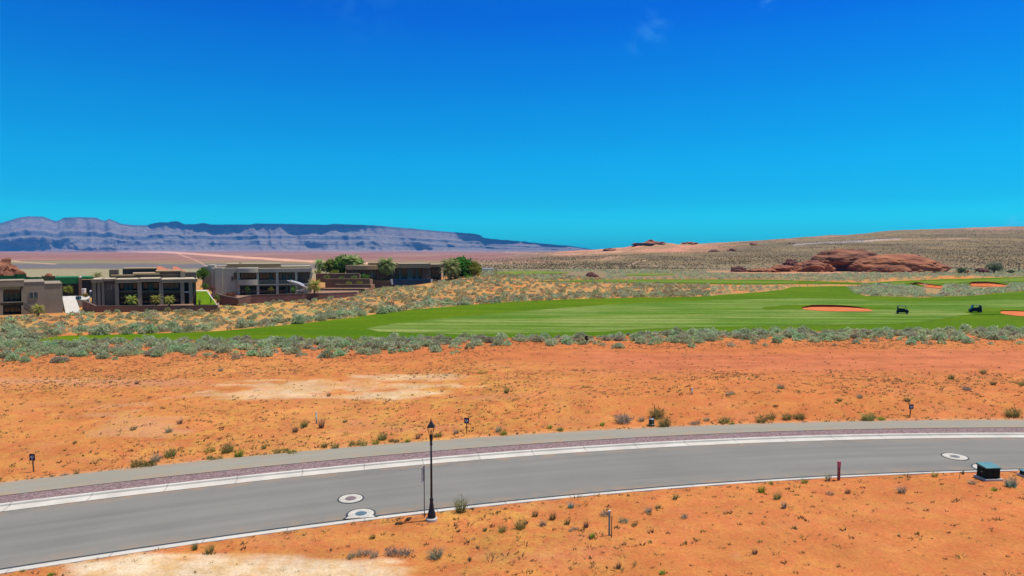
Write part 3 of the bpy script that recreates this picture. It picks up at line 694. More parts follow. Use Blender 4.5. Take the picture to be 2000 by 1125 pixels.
bunker(1572, 1691, 600, 610, 0.42, 0.16, 3)
bunker(1957, 2075, 609, 622, 0.15, 0.2, 8)
bunker(1806, 1845, 554.5, 565, 0.45, 0.2, 5)
bunker(1895, 1962, 554, 561, 0.6, 0.25, 7)
bunker(1781, 1801, 558, 561, 0.6, 0.2, 9)

# ------------------------------------------------------------------ mesa
MESA = [(-420,446),(-300,436),(-200,440),(-90,430),(0,436.5),(20,431),(40,424.5),(55,422.5),(85,423),(98,428),(110,432),(118,430),(127,425),(150,424),(188,425),(196,429),(206,432),(214,427.5),(225,432),(237,437),(260,439.5),(286,440),(300,436),(312,434),(328,434.5),(335,432.5),(347,432),(360,438),(380,438),(398,435.5),(412,438.5),(450,438.5),(490,438.5),(500,436.5),(560,437.5),(638,439),(650,437.5),(730,440),(800,446),(870,452.5),(925,456.5),(937,459),(944,464),(960,467),(1010,470.5),(1060,476),(1110,480),(1140,484),(1165,488.5),(1185,492),(1230,494)]
def mesa():
    D0 = 9300.0
    mp_ = np.array(MESA, float); pxs = np.linspace(-420, 1230, 1300)
    crest_py = np.interp(pxs, mp_[:, 0], mp_[:, 1])
    crest_py = crest_py + 0.5 * noise(pxs / 9, 0, 0, 3) * S(435, 445, crest_py)
    rows = 84; t = np.linspace(0, 1, rows)[:, None]
    # rim line of the nearer cliff: the upper slopes stand farther back
    rx, ry, rz = ray(pxs, crest_py)
    top_d = D0 + 1250
    topz = H + rz * (top_d / ry)
    foot_z = 4.0
    # profile: talus, lower cliff, bench, middle slope, rim cliff, upper slope, cap
    kt = np.array([0, 0.10, 0.30, 0.42, 0.52, 0.60, 0.70, 0.80, 0.92, 1.0])
    kz = np.array([0, 0.05, 0.21, 0.36, 0.43, 0.56, 0.62, 0.72, 0.90, 1.0])
    ky = np.array([0, 0.14, 0.30, 0.34, 0.50, 0.55, 0.72, 0.82, 0.95, 1.0])
    zz = np.interp(t, kt, kz) * np.ones_like(pxs); yy = np.interp(t, kt, ky) * np.ones_like(pxs)
    ux = pxs / 1333.0 * D0
    gul = np.abs(fbm(ux / 420, t * 1.1, 0, 4, 4)) * 0.9 + 0.5 * np.abs(noise(ux / 130, t * 2.2, 0, 14))
    big = fbm(ux / 1400, t * 0.7, 0, 6, 3)
    env = np.sin(np.pi * np.clip(t, 0, 1)) ** 0.6
    yy = yy * 1250 + env * (big * 420 + gul * 240 - 110)
    zz = zz * (topz - foot_z) + foot_z + env * 0.02 * topz * fbm(ux / 300, t * 6, 0, 24, 3)
    X = (pxs - 1000) / F * (D0 + yy) * 1.0; Y = D0 + yy
    # keep the crest where it was surveyed
    X[-1] = rx * (top_d / ry); Y[-1] = top_d; zz[-1] = topz
    s = np.clip((zz - foot_z) / np.maximum(topz - foot_z, 1), 0, 1)
    st = fbm(ux / 900, s * 9, 0, 34, 4); st2 = fbm(ux / 260, s * 22, 0, 44, 3)
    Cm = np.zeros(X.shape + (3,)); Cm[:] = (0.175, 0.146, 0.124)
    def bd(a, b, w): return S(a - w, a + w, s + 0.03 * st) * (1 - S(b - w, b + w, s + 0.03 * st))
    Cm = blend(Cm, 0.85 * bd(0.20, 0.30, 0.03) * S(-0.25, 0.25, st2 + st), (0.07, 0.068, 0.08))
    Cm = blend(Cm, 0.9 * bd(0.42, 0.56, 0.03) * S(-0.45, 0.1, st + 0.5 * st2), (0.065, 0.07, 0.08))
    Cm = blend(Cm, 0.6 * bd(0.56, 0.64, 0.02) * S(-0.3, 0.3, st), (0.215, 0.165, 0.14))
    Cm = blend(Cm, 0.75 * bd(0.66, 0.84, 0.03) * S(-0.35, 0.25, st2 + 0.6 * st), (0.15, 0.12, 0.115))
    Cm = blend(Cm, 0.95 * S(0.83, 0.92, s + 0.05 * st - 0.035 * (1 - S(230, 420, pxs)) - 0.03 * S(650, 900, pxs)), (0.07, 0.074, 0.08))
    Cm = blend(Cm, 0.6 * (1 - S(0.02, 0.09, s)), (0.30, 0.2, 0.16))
    # behind the crest: a back slope so the mass has depth
    Xb = X[-1] * 1.35; Yb = Y[-1] * 1.35; Zb = np.full_like(Xb, -20)
    X = np.vstack([X, X[-1] * 1.05, Xb]); Y = np.vstack([Y, Y[-1] * 1.05, Yb]); zz = np.vstack([zz, topz * 0.98, Zb])
    Cm = np.concatenate([Cm, Cm[-1:], Cm[-1:]]); rows += 2
    n = len(pxs); i = np.arange((rows - 1) * (n - 1)); r_, c_ = i // (n - 1), i % (n - 1)
    f = np.stack([r_ * n + c_, r_ * n + c_ + 1, (r_ + 1) * n + c_ + 1, (r_ + 1) * n + c_], 1)
    o = link('mesa', trimesh('mesa', np.stack([X.ravel(), Y.ravel(), zz.ravel()], 1), f, Cm.reshape(-1, 3), smooth=True), 'mesa')
    tag(o, kind='structure')
mesa()

# ------------------------------------------------------------------ rocks
def rock(label, px0, px1, py_top, py_base, d, depth, seed, m='rock', under=0.0, terr=0.35, layers=6, flat_=1.0, name='rock_outcrop', lump=0.3, res=(120, 44), group=None):
    FRAME[0] = math.atan(((px0 + px1) / 2 - 1000) / F); ang = FRAME[0]
    a = W(px0, py_base, d + depth / 2); b = W(px1, py_top, d + depth / 2)
    ctr = to_world(((a[0] + b[0]) / 2, a[1], 0)); FRAME[0] = 0.0
    rx = (b[0] - a[0]) / 2; gz = float(terrain(ctr[0], ctr[1])) - 0.2; hz = b[2] - gz
    nu, nv = res
    th = np.linspace(0, 2 * math.pi, nu, endpoint=False)[None, :]; ph = np.linspace(-0.12, 0.5, nv)[:, None] * math.pi
    X = np.cos(ph) * np.cos(th); Y = np.cos(ph) * np.sin(th); Z = np.sin(ph) + 0 * th
    X = np.sign(X) * np.abs(X) ** flat_; 
    dn = 1 + lump * fbm(X * 1.7 + seed, Y * 1.7, Z * 1.7, seed, 5, 0.55)
    X, Y, Z = X * dn, Y * dn, Z * (1 + 0.5 * lump * fbm(X * 2.1 - seed, Y * 2.1, 3.0, seed + 7, 4))
    Z = Z / max(Z.max(), 1e-3)
    zl = Z * layers + 0.6 * fbm(X * 1.3, Y * 1.3, 0, seed + 3, 2)
    stp = np.floor(zl) + S(0.25, 0.75, zl - np.floor(zl))
    Z = np.where(Z > 0, Z * (1 - terr) + terr * (stp - 0.3 * 0) / layers, Z)
    push = 1 + 0.07 * (terr * 2) * (_h(np.floor(zl), np.zeros_like(zl), np.zeros_like(zl), seed) - 0.5) - under * np.exp(-((Z - 0.14) / 0.2) ** 2) * (Y < 0.2)
    X, Y = X * push, Y * push
    X = X / np.abs(X).max()
    Z = np.where(Z > 0, Z / max(Z.max(), 1e-3), Z)
    v = np.stack([(X * rx).ravel(), (Y * depth / 2).ravel(), (Z * hz).ravel()], 1)
    i = np.arange((nv - 1) * nu); r_, c_ = i // nu, i % nu
    f = np.stack([r_ * nu + c_, r_ * nu + (c_ + 1) % nu, (r_ + 1) * nu + (c_ + 1) % nu, (r_ + 1) * nu + c_], 1)
    o = link(name, trimesh(name, v, f, smooth=False), m, None, (ctr[0], ctr[1], gz)); o.rotation_euler = (0, 0, -ang)
    return tag(o, label, 'rock', group)
rock('big layered red sandstone outcrop with overhanging ledges, the larger left mass', 1560, 1762, 485, 529, 352, 34, 3, 'rock_ledge', 0.42, 0.5, 5, 0.95, lump=0.16, res=(240, 80))
rock('smooth rounded red slickrock dome sloping right of the ledged outcrop', 1644, 1860, 495.5, 531, 338, 34, 12, 'rock', 0.0, 0.06, 6, 1.0, lump=0.12, res=(240, 80))
rock('jumbled dark red rocks along the crest right of the slickrock dome', 1740, 1842, 497, 527, 358, 12, 32, 'rock_dark', 0.1, 0.5, 4, 0.9, lump=0.4)
rock('sandy red shoulder at the left foot of the ledged outcrop', 1540, 1640, 508, 531, 344, 18, 33, 'rock', 0.0, 0.15, 5, 1.0, lump=0.25)
rock('flat topped red rock ledge just left of the big outcrop', 1524, 1568, 506, 528, 352, 14, 5, 'rock_dark', 0.12, 0.6, 4, 0.6)
rock('low red ledge rock sloping up to the flat topped ledge', 1500, 1560, 517, 530, 346, 14, 15, 'rock', 0.1, 0.4, 4, 0.8)
rock('low dark red rock slab farthest left of the big outcrop', 1424, 1462, 520.5, 529, 348, 10, 6, 'rock_dark', 0.1, 0.6, 3, 0.6, name='boulder')
rock('long low pinkish rock shelf between the dark slab and the ledge', 1450, 1530, 524, 532, 342, 14, 16, 'rock', 0.0, 0.5, 3, 0.8)
rock('dark red boulder on the scrub flat between two far fairways', 1138, 1172, 531.5, 547.5, 262, 9, 7, 'rock_dark', 0.1, 0.3, 3, name='boulder')
rock('small low boulder left of the dark red boulder on the flat', 1103, 1124, 541, 547.5, 262, 6, 8, 'rock_dark', 0.0, 0.3, 3, name='boulder')
rock('tiny boulder touching the dark red boulder', 1129, 1140, 541, 546.5, 264, 4, 18, 'rock_dark', 0.0, 0.3, 3, name='boulder')
rock('red rock dome rising behind green screens at the left picture edge', -110, 66, 503, 541, 200, 16, 9, 'rock_ledge', 0.15, 0.4, 5, 0.9, lump=0.35, res=(160, 60))
rock('low red rock behind the brownish screen panel', 82, 108, 533, 545, 200, 10, 10, 'rock', 0.0, 0.4, 3, name='boulder')
rock('dark red rock mound beside the grey green tree at far right', 1896, 1938, 523, 535, 330, 12, 11, 'rock_dark', 0.0, 0.3, 3, name='boulder')
rock('small red rock low between the dark mound and round bush', 1884, 1897, 527, 533, 332, 5, 19, 'rock', 0.0, 0.3, 3, name='boulder')
rock('craggy red butte crowning the salmon ridge on the skyline', 1224, 1318, 467.5, 486, 1400, 60, 20, 'rock', 0.05, 0.5, 3, lump=0.75)
rock('lower red crag right of the butte on the skyline ridge', 1322, 1366, 472, 482, 1440, 40, 22, 'rock', 0.05, 0.5, 3, lump=0.5)
rock('small red crag at the left foot of the salmon ridge', 1176, 1206, 484, 491, 1250, 40, 23, 'rock', 0.05, 0.5, 3, lump=0.5)
rock('dark rock hump on the right slope, left of a pair', 1383, 1408, 487, 493, 900, 20, 24, 'rock_dark', 0, 0.3, 3, name='boulder')
rock('dark rock hump on the right slope, right of a pair', 1418, 1441, 485, 491, 900, 20, 25, 'rock_dark', 0, 0.3, 3, name='boulder')
rock('reddish knob rock high on the right slope beside a graded track', 1463, 1480, 474, 482, 1080, 20, 26, 'rock', 0, 0.3, 3, name='boulder')
# ------------------------------------------------------------------ street lamp
def street_lamp(px, py):
    x, y, z = G1(px, py)
    t = thing('street_lamp', 'tall black cast iron street lamp with lantern head beside the kerb', 'street lamp', (x, y, z)); t.scale = (1, 1, 0.955)
    Geo().lathe([(0.23, -0.2), (0.23, 0.09), (0.21, 0.12), (0.1, 0.12)], n=28).build('footing', 'concrete', t, smooth=False)
    Geo().lathe([(0.165, 0.12), (0.172, 0.16), (0.16, 0.19), (0.165, 0.23), (0.155, 0.28), (0.14, 0.34), (0.118, 0.42), (0.098, 0.50), (0.086, 0.58), (0.090, 0.62), (0.080, 0.66),
                 (0.066, 0.74), (0.062, 0.82), (0.076, 0.86), (0.076, 0.90), (0.056, 0.94), (0.046, 0.98)], n=20).build('base', 'black_iron', t, smooth=True)
    Geo().lathe([(0.046, 0.97), (0.042, 2.2), (0.036, 3.22)], n=16).build('post', 'black_iron', t, smooth=True)
    Geo().lathe([(0.037, 3.16), (0.056, 3.2), (0.056, 3.24), (0.042, 3.28), (0.050, 3.36), (0.066, 3.44), (0.076, 3.52), (0.062, 3.55), (0.07, 3.6)], n=16).build('collar', 'black_iron', t, smooth=True)
    g = Geo()
    q4 = [math.pi / 4 + i * math.pi / 2 for i in range(4)]
    for a in q4:
        c, s = math.cos(a), math.sin(a); g.cyl((0.07 * c, 0.07 * s, 3.58), (0.185 * c, 0.185 * s, 3.94), 0.011, 0.011, 6)
    g.lathe([(0.08, 3.57), (0.095, 3.60), (0.07, 3.61)], n=4, phase=math.pi / 4); g.cyl((0, 0, 3.58), (0, 0, 3.80), 0.026, 0.022, 8)
    h = g.build('lantern_frame', 'black_iron', t)
    v = [(0.066 * math.cos(a), 0.066 * math.sin(a), 3.615) for a in q4] + [(0.178 * math.cos(a), 0.178 * math.sin(a), 3.935) for a in q4]
    Geo().add(v, [(i, (i + 1) % 4, 4 + (i + 1) % 4, 4 + i) for i in range(4)]).build('lantern_glass', M['lampglass'], h)
    Geo().lathe([(0.205, 3.94), (0.205, 3.965), (0.165, 4.02), (0.10, 4.09), (0.078, 4.11), (0.078, 4.15), (0.035, 4.18), (0.03, 4.2)], n=4, phase=math.pi / 4).build('lamp_cap', 'black_iron', t)
    Geo().lathe([(0.016, 4.19), (0.035, 4.22), (0.014, 4.25), (0.003, 4.36)], n=8).build('finial', 'black_iron', t, smooth=True)
def lampglass():
    m, t, b = nt('lampglass'); b.inputs['Transmission Weight'].default_value = 1.0; b.inputs['Roughness'].default_value = 0.05; b.inputs['IOR'].default_value = 1.02
    b.inputs['Base Color'].default_value = (0.92, 0.9, 0.86, 1); return m
M['lampglass'] = lampglass()
street_lamp(843, 1016)

# ------------------------------------------------------------------ traffic sign seen almost edge on
x, y, z = G1(829, 1011)
t = thing('traffic_sign', 'grey traffic sign on thin steel post, seen nearly edge on beside the lamp', 'traffic sign', (x, y, z))
g = Geo(); g.box(-0.018, -0.012, -0.3, -0.013, 0.012, 2.12); g.box(0.013, -0.012, -0.3, 0.018, 0.012, 2.12); g.box(-0.013, 0.008, -0.3, 0.013, 0.012, 2.12)
g.build('sign_post', 'galv', t)
p = Geo().box(-0.003, -0.23, 1.50, 0.003, 0.23, 2.11).build('sign_plate', 'sign_face', t, bevel=0.002); p.location = (-0.035, -0.03, 0); p.rotation_euler = (0, 0, R(-9))
for q in (1.62, 2.0): Geo().cyl((-0.05, -0.03, q), (0.03, -0.03, q), 0.012, n=6).build('bolt', 'galv', t)

# ------------------------------------------------------------------ lot signs
def text_mesh(name, s, size, m, parent, loc, rot):
    c = bpy.data.curves.new(name, 'FONT'); c.body = s; c.size = size; c.align_x = 'CENTER'; c.align_y = 'CENTER'; c.extrude = 0.003; c.offset = 0.004
    o = bpy.data.objects.new(name, c); COL.objects.link(o); bpy.context.view_layer.update()
    me = bpy.data.meshes.new_from_object(o.evaluated_get(bpy.context.evaluated_depsgraph_get())); bpy.data.objects.remove(o); bpy.data.curves.remove(c)
    me.materials.clear(); q = link(name, me, m, parent, loc); q.rotation_euler = rot; return q
def lot_sign(px, py, top, label, num, lean, rounded, rz=0.0):
    x, y, z = G1(px, py); k = y / F; h = (py - top) * k
    t = thing('lot_sign', label, 'lot sign', (x, y, z), rz, 'small navy lot number signs beyond the path')
    w, hh = 0.145, 0.37 * h
    Geo().add([(-0.028, -0.02, -0.2), (0.028, -0.02, -0.2), (0.028, 0.02, -0.2), (-0.028, 0.02, -0.2), (lean - 0.028, -0.02, h * 0.92), (lean + 0.028, -0.02, h * 0.92), (lean + 0.028, 0.02, h * 0.92), (lean - 0.028, 0.02, h * 0.92)],
              [(0, 3, 2, 1), (4, 5, 6, 7), (0, 1, 5, 4), (1, 2, 6, 5), (2, 3, 7, 6), (3, 0, 4, 7)]).build('stake', 'stake', t)
    z1 = h; z0 = h - hh; r = 0.06 if rounded else 0.012
    poly = []
    for cx, cz, a0 in ((w - 0.012, z1 - 0.012, 0), (-w + 0.012, z1 - 0.012, 90), (-w + r, z0 + r, 180), (w - r, z0 + r, 270)):
        rr = 0.012 if a0 < 180 else r
        for q in range(4):
            a = R(a0 + 30 * q); poly.append((cx + rr * math.cos(a), cz + rr * math.sin(a)))
    n = len(poly)
    pl = Geo().add([(lean + a, -0.024, b) for a, b in poly] + [(lean + a, -0.036, b) for a, b in poly],
                   [tuple(range(n - 1, -1, -1)), tuple(n + i for i in range(n))] + [(i, (i + 1) % n, n + (i + 1) % n, n + i) for i in range(n)]).build('sign_panel', 'navy', t)
    text_mesh('number', num, hh * 0.56, 'white_letter', pl, (lean, -0.039, z0 + hh * 0.50), (R(90), 0, 0))
    Geo().add([(lean - 0.035, -0.040, z0 + hh * 0.2), (lean + 0.035, -0.040, z0 + hh * 0.2), (lean, -0.040, z0 + hh * 0.07), (lean, -0.037, z0 + hh * 0.14)], [(0, 2, 1), (0, 1, 3), (1, 2, 3), (2, 0, 3)]).build('emblem', 'white_letter', pl)
lot_sign(66, 921.5, 885, 'small navy lot sign numbered 47 on a wooden stake, near the left edge', '47', -0.03, False, R(-6))
lot_sign(911.5, 846, 815, 'small navy lot sign with white number just right of the street lamp', '46', 0.0, True)
lot_sign(1776.5, 815, 789, 'small navy lot sign on a leaning stake beyond the right part of the path', '45', 0.07, True)

# ------------------------------------------------------------------ marker posts
def post(px, py, top, wpx, label, m, capm=None, name='marker_post', cap_part='cap', capfrac=0.08, square=True, lean=0.0, cat='marker post'):
    x, y, z = G1(px, py); k = y / F; h = (py - top) * k; w = wpx * k / 2
    t = thing(name, label, cat, (x, y, z), R(12))
    hb = h * (1 - capfrac) if capm else h
    g = Geo()
    if square: g.box(-w, -w * 0.8, -0.25, w, w * 0.8, hb)
    else: g.lathe([(w, -0.25), (w, hb)], n=12)
    g.build('shaft', m, t, smooth=not square, bevel=0.008 if square else 0)
    if capm:
        c = Geo()
        if square: c.box(-w * 1.12, -w * 0.92, hb, w * 1.12, w * 0.92, h)
        else: c.lathe([(w * 1.12, hb), (w * 1.12, h - 0.01), (w * 0.7, h)], n=12)
        c.build(cap_part, capm, t)
    if lean: t.rotation_euler = (0, R(lean), R(12))
    return t
post(1190, 1046, 995, 3.6, 'pale green square marker post with white cap, foreground red dirt', 'greenpost', 'whitepaint', capfrac=0.05)
post(1194.5, 1050, 1006, 1.6, 'thin dark wooden stake set against the pale green marker post', 'darkstake', name='wooden_stake', cat='stake')
post(618, 827.5, 804, 3.0, 'round grey marker post with white cap on the dirt left of the lamp', 'palepost', 'whitepaint', capfrac=0.12, square=False)
post(1351.5, 771, 757, 2.6, 'short pale marker post with whitish cap on the bank beyond the path', 'palepost', 'whitepaint', capfrac=0.14, square=False)
post(1348, 770, 748, 0.9, 'thin tall stake beside the short pale marker post', 'darkstake', name='wooden_stake', lean=-3, cat='stake')
post(1638, 938, 900, 4.6, 'flat red marker post with pinkish top beside the near kerb', 'redmark', 'redtop', capfrac=0.3)
post(1873, 936, 921, 0.9, 'thin dark leaning stake left of the green utility box', 'darkstake', name='wooden_stake', lean=9, cat='stake')
post(1145, 668.5, 655.5, 5.0, 'short dark brown wooden post among the sagebrush belt', 'darkstake', name='wooden_post', cat='post')
post(1990, 531, 513, 1.2, 'slender dark pole standing on the scrub at far right', 'darkstake', name='utility_pole', cat='pole')
post(1240, 525, 519, 1.5, 'tiny dark post far out on the scrub flat', 'darkstake', name='wooden_post', cat='post')

# ------------------------------------------------------------------ utility boxes and pedestal
def utility_box(px, py, label, w, d, h, rz):
    x, y, z = G1(px, py)
    t = thing('utility_box', label, 'utility box', (x, y, z), rz)
    Geo().box(-w / 2 - 0.07, -d / 2 - 0.07, -0.15, w / 2 + 0.07, d / 2 + 0.07, 0.10).build('pad', 'concrete', t, bevel=0.015)
    g = Geo(); g.box(-w / 2, -d / 2, 0.10, w / 2, d / 2, 0.14); g.box(-w / 2 + 0.02, -d / 2 + 0.02, 0.14, w / 2 - 0.02, d / 2 - 0.02, h * 0.86)
    bd = g.build('cabinet', 'boxgreen', t, bevel=0.01)
    g = Geo(); hy = d / 2 + 0.025
    g.add([(-w / 2 - 0.025, -hy, h * 0.83), (w / 2 + 0.025, -hy, h * 0.83), (w / 2 + 0.025, hy, h * 0.86), (-w / 2 - 0.025, hy, h * 0.86),
           (-w / 2 - 0.025, -hy, h * 0.90), (w / 2 + 0.025, -hy, h * 0.90), (w / 2 + 0.01, hy, h), (-w / 2 - 0.01, hy, h)],
          [(0, 3, 2, 1), (4, 5, 6, 7), (0, 1, 5, 4), (1, 2, 6, 5), (2, 3, 7, 6), (3, 0, 4, 7)]).build('lid', 'boxtop_sky_sheen', t, bevel=0.02)
    Geo().box(-0.004, -d / 2 + 0.012, 0.18, 0.004, -d / 2 + 0.018, h * 0.8).build('door_seam', 'dark', bd)
    Geo().box(-w / 2 + 0.012, -0.06, h * 0.48, -w / 2 + 0.018, 0.02, h * 0.56).build('warning_label', 'palepost', bd)
    Geo().box(0.04, -d / 2 - 0.005, h * 0.42, 0.075, -d / 2 + 0.02, h * 0.55).build('handle', 'black_iron', bd)
    return t
utility_box(1930, 935, 'dark green utility box, lid painted with sky sheen, beside the near kerb', 0.74, 0.62, 0.70, R(5))
utility_box(2010, 931, 'dark utility box cut off by the right edge of the view', 0.62, 0.5, 0.30, R(10))
x, y, z = G1(1272.5, 832)
t = thing('cable_pedestal', 'stubby black cable pedestal with pale lid at the path edge', 'cable pedestal', (x, y, z))
Geo().lathe([(0.185, -0.1), (0.185, 0.1), (0.165, 0.11), (0.165, 0.40)], n=20).build('body', 'boxgreen', t, smooth=True)
Geo().lathe([(0.175, 0.395), (0.178, 0.43), (0.15, 0.455), (0.05, 0.47)], n=20).build('lid', 'galv', t, smooth=True)
Geo().lathe([(0.19, 0.10), (0.192, 0.13), (0.17, 0.135)], n=20).build('band', 'palepost', t, smooth=True)

# ------------------------------------------------------------------ manholes
def manhole(px, py, label, r, rl, lidm, rim=0.07, neck=False):
    x, y = flat(px, py, 0.1); x, y = float(x), float(y)
    k = (y - line('near_front', x)) / (line('far_front', x) - line('near_front', x)); z = crown(float(k)) + (0.03 if neck else 0.004)
    sl = (crown(float(k) + 0.02) - crown(float(k) - 0.02)) / (0.04 * float(line('far_front', x) - line('near_front', x)))
    t = thing('manhole', label, 'manhole cover', (x, y, z)); t.rotation_euler = (0 if neck else math.atan(sl), 0, math.atan(0.16) if neck else 0)
    def disc(r0, r1, z_, n=48): 
        v = [(r0 * math.cos(2 * math.pi * i / n), r0 * math.sin(2 * math.pi * i / n), z_) for i in range(n)] + [(r1 * math.cos(2 * math.pi * i / n), r1 * math.sin(2 * math.pi * i / n), z_) for i in range(n)]
        return Geo().add(v, [(i, n + i, n + (i + 1) % n, (i + 1) % n) for i in range(n)])
    if neck:
        L_ = y - float(line('near_front', x)) + 0.02
        def out(rr, flare, zz):
            pts = [(rr * math.cos(a), rr * math.sin(a)) for a in np.linspace(R(-25), R(205), 40)]
            pts += [(-rr - flare * 0.05, -L_ * 0.62), (-rr - flare, -L_)]; pts = [(rr + flare, -L_), (rr + flare * 0.05, -L_ * 0.62)] + pts
            return Geo().add([(a, b, zz) for a, b in pts], [tuple(range(len(pts)))])
        out(r + rim, 0.12, 0.004).build('seal', 'seal', t); out(r, 0.07, 0.010).build('collar', 'collar', t)
    else:
        disc(r * 0.98, r + rim, 0.004).build('seal', 'seal', t); disc(rl * 0.98, r, 0.008).build('collar', 'collar', t)
    g = disc(0.001, rl, 0.014); ld = g.build('lid', lidm, t)
    g = Geo()
    for a in range(3):
        q = rl * (0.3 + 0.25 * a); g2 = disc(q, q + 0.02, 0.019); g.add(g2.v, g2.f)
    g.build('lid_ring', lidm, ld)
manhole(685, 974, 'concrete ringed manhole with brownish lid, mid road left of the lamp', 0.50, 0.24, 'iron_lid')
manhole(705, 1002, 'manhole with blue grey lid in a concrete apron joined to the near kerb', 0.52, 0.235, 'blue_lid', 0.08, True)
manhole(1865, 892, 'concrete ringed manhole out in the road at the right', 0.56, 0.23, 'grey_lid')
manhole(1926, 912, 'concrete ringed manhole half hidden behind the green utility box', 0.56, 0.36, 'blue_lid')

# ------------------------------------------------------------------ vegetation builders
def leafcloud(rng, n, size, h, spread=1.0, lump=0.3, lean=0.5, col=(0.2, 0.22, 0.16), tip=(0.27, 0.29, 0.23), width=0.42, core=0.45, low=0.04):
    """n pointed leaf sprays spread through a lumpy dome of radius `size`, height `h`"""
    u = rng.random(n) * 2 * np.pi; c = rng.random(n) ** 0.8
    s_ = np.sqrt(1 - c * c); d = np.stack([s_ * np.cos(u), s_ * np.sin(u), c], 1)
    sd = int(rng.integers(1, 999))
    lm = 1 + lump * fbm(d[:, 0] * 2.3 + sd, d[:, 1] * 2.3, d[:, 2] * 2.3, sd, 2)
    r = (core + (1 - core) * rng.random(n) ** 0.5) * lm
    base = d * r[:, None] * np.array([size, size * spread, h]); base[:, 2] += low * h
    L_ = size * (0.22 + 0.2 * rng.random(n))
    dr = d * np.array([1, 1, 0.8]) + np.array([0, 0, lean]) + 0.55 * rng.normal(size=(n, 3)); dr /= np.linalg.norm(dr, axis=1)[:, None]
    sd_ = np.cross(dr, rng.normal(size=(n, 3))); sd_ /= np.linalg.norm(sd_, axis=1)[:, None]
    wv = sd_ * (L_ * width)[:, None] * 0.5
    a = base - wv - dr * (L_ * 0.35)[:, None]; b = base + wv - dr * (L_ * 0.35)[:, None]; t_ = base + dr * (L_ * 0.75)[:, None]
    v = np.stack([a, b, t_], 1).reshape(-1, 3)
    v[:, 2] = np.maximum(v[:, 2], -0.02)
    f = np.arange(3 * n).reshape(n, 3)
    k = 0.85 + 0.3 * rng.random(n)
    cc = np.stack([np.outer(k, col), np.outer(k, col), np.outer(k, tip)], 1).reshape(-1, 3)
    return v, f, cc
def blades(rng, n, r, h, w, col, tip, spread=0.35):
    u = rng.random(n) * 2 * np.pi; q = r * 0.5 * np.sqrt(rng.random(n)); b = np.stack([q * np.cos(u), q * np.sin(u), np.zeros(n) - 0.02], 1)
    u2 = u + rng.normal(size=n) * 0.6; out = r * (0.3 + spread * 2 * rng.random(n)); hh = h * (0.55 + 0.45 * rng.random(n))
    t_ = b + np.stack([out * np.cos(u2), out * np.sin(u2), hh], 1)
    sd_ = np.stack([-np.sin(u2 + 0.8), np.cos(u2 + 0.8), np.zeros(n)], 1) * (w * 0.5)
    v = np.stack([b - sd_, b + sd_, t_], 1).reshape(-1, 3); f = np.arange(3 * n).reshape(n, 3); k = 0.85 + 0.3 * rng.random(n)
    cc = np.stack([np.outer(k, col), np.outer(k, col), np.outer(k, tip)], 1).reshape(-1, 3)
    return v, f, cc
def cat3(parts):
    v, f, c, n = [], [], [], 0
    for a, b, d in parts: v.append(a); f.append(b + n); c.append(d); n += len(a)
    return np.concatenate(v), np.concatenate(f), np.concatenate(c)
RNG = np.random.default_rng(7)
SG = [((0.383, 0.421, 0.228), (0.590, 0.631, 0.377)), ((0.324, 0.349, 0.188), (0.511, 0.540, 0.316)), ((0.354, 0.328, 0.206), (0.521, 0.489, 0.316)), ((0.324, 0.421, 0.198), (0.511, 0.631, 0.350))]  # base and tip contrast paints highlights and shaded undersides into the silvery leaf tones
SAGE = []
for k in range(10):
    c_, t_ = SG[k % 4]
    subs = []
    for q in range(int(RNG.integers(4, 7))):      # several rounded heads make one bush
        a = RNG.random() * 6.28; rr = 0.5 * RNG.random() ** 0.5 if q else 0
        v, f, c = leafcloud(RNG, 130, 0.52 + 0.2 * RNG.random(), 0.62 + 0.3 * RNG.random(), col=c_, tip=t_, lump=0.25, core=0.7, width=0.62, lean=0.2)
        v = v + np.array([rr * math.cos(a), rr * math.sin(a), 0]); subs.append((v, f, c))
    st_ = blades(RNG, 26, 0.7, 0.6, 0.035, (0.07, 0.05, 0.035), (0.10, 0.075, 0.05)); subs.append(st_)
    v, f, c = cat3(subs); SAGE.append((v, f, c, trimesh('sagebrush', v, f, c)))

# ------------------------------------------------------------------ sagebrush: where it grows
NF = 300
cand = []
def scatter(n, y0, y1, dens, smin, smax, seed):
    rg = np.random.default_rng(seed)
    yy = np.sqrt(rg.random(n) * (y1 ** 2 - y0 ** 2) + y0 ** 2); xx = (rg.random(n) * 2 - 1) * (0.80 * yy + 4)
    zz = height(xx, yy); px, py = project(xx, yy, zz)
    keep = rg.random(n) < dens(px, py, xx, yy)
    s = smin + (smax - smin) * rg.random(n) ** 1.6
    return np.stack([xx, yy, zz, s, px, py], 1)[keep]
def d_belt(px, py, x, y):
    lo = ip(DIRT_EDGE, px) + 4 * fbm(x / 6, y / 6, 0, 5, 3); hi = ip(ROUGH_NEAR, px)
    hi = np.where(px < 60, 655, hi)
    k = np.clip((lo - py) / np.maximum(lo - hi, 1), 0, 1)
    return (py < lo) & (py > hi + 1.0) & True, k
def dens_near(px, py, x, y):
    a, k = d_belt(px, py, x, y); d = np.where(a, (0.24 + 0.76 * S(0.1, 0.6, k)) * (0.55 + 0.45 * S(-0.35, 0.2, fbm(x / 5, y / 4, 0, 88, 3))), 0)
    d = np.maximum(d, ((py > ip(DIRT_EDGE, px)) & (py < ip(DIRT_EDGE, px) + 9)) * 0.05)
    return d
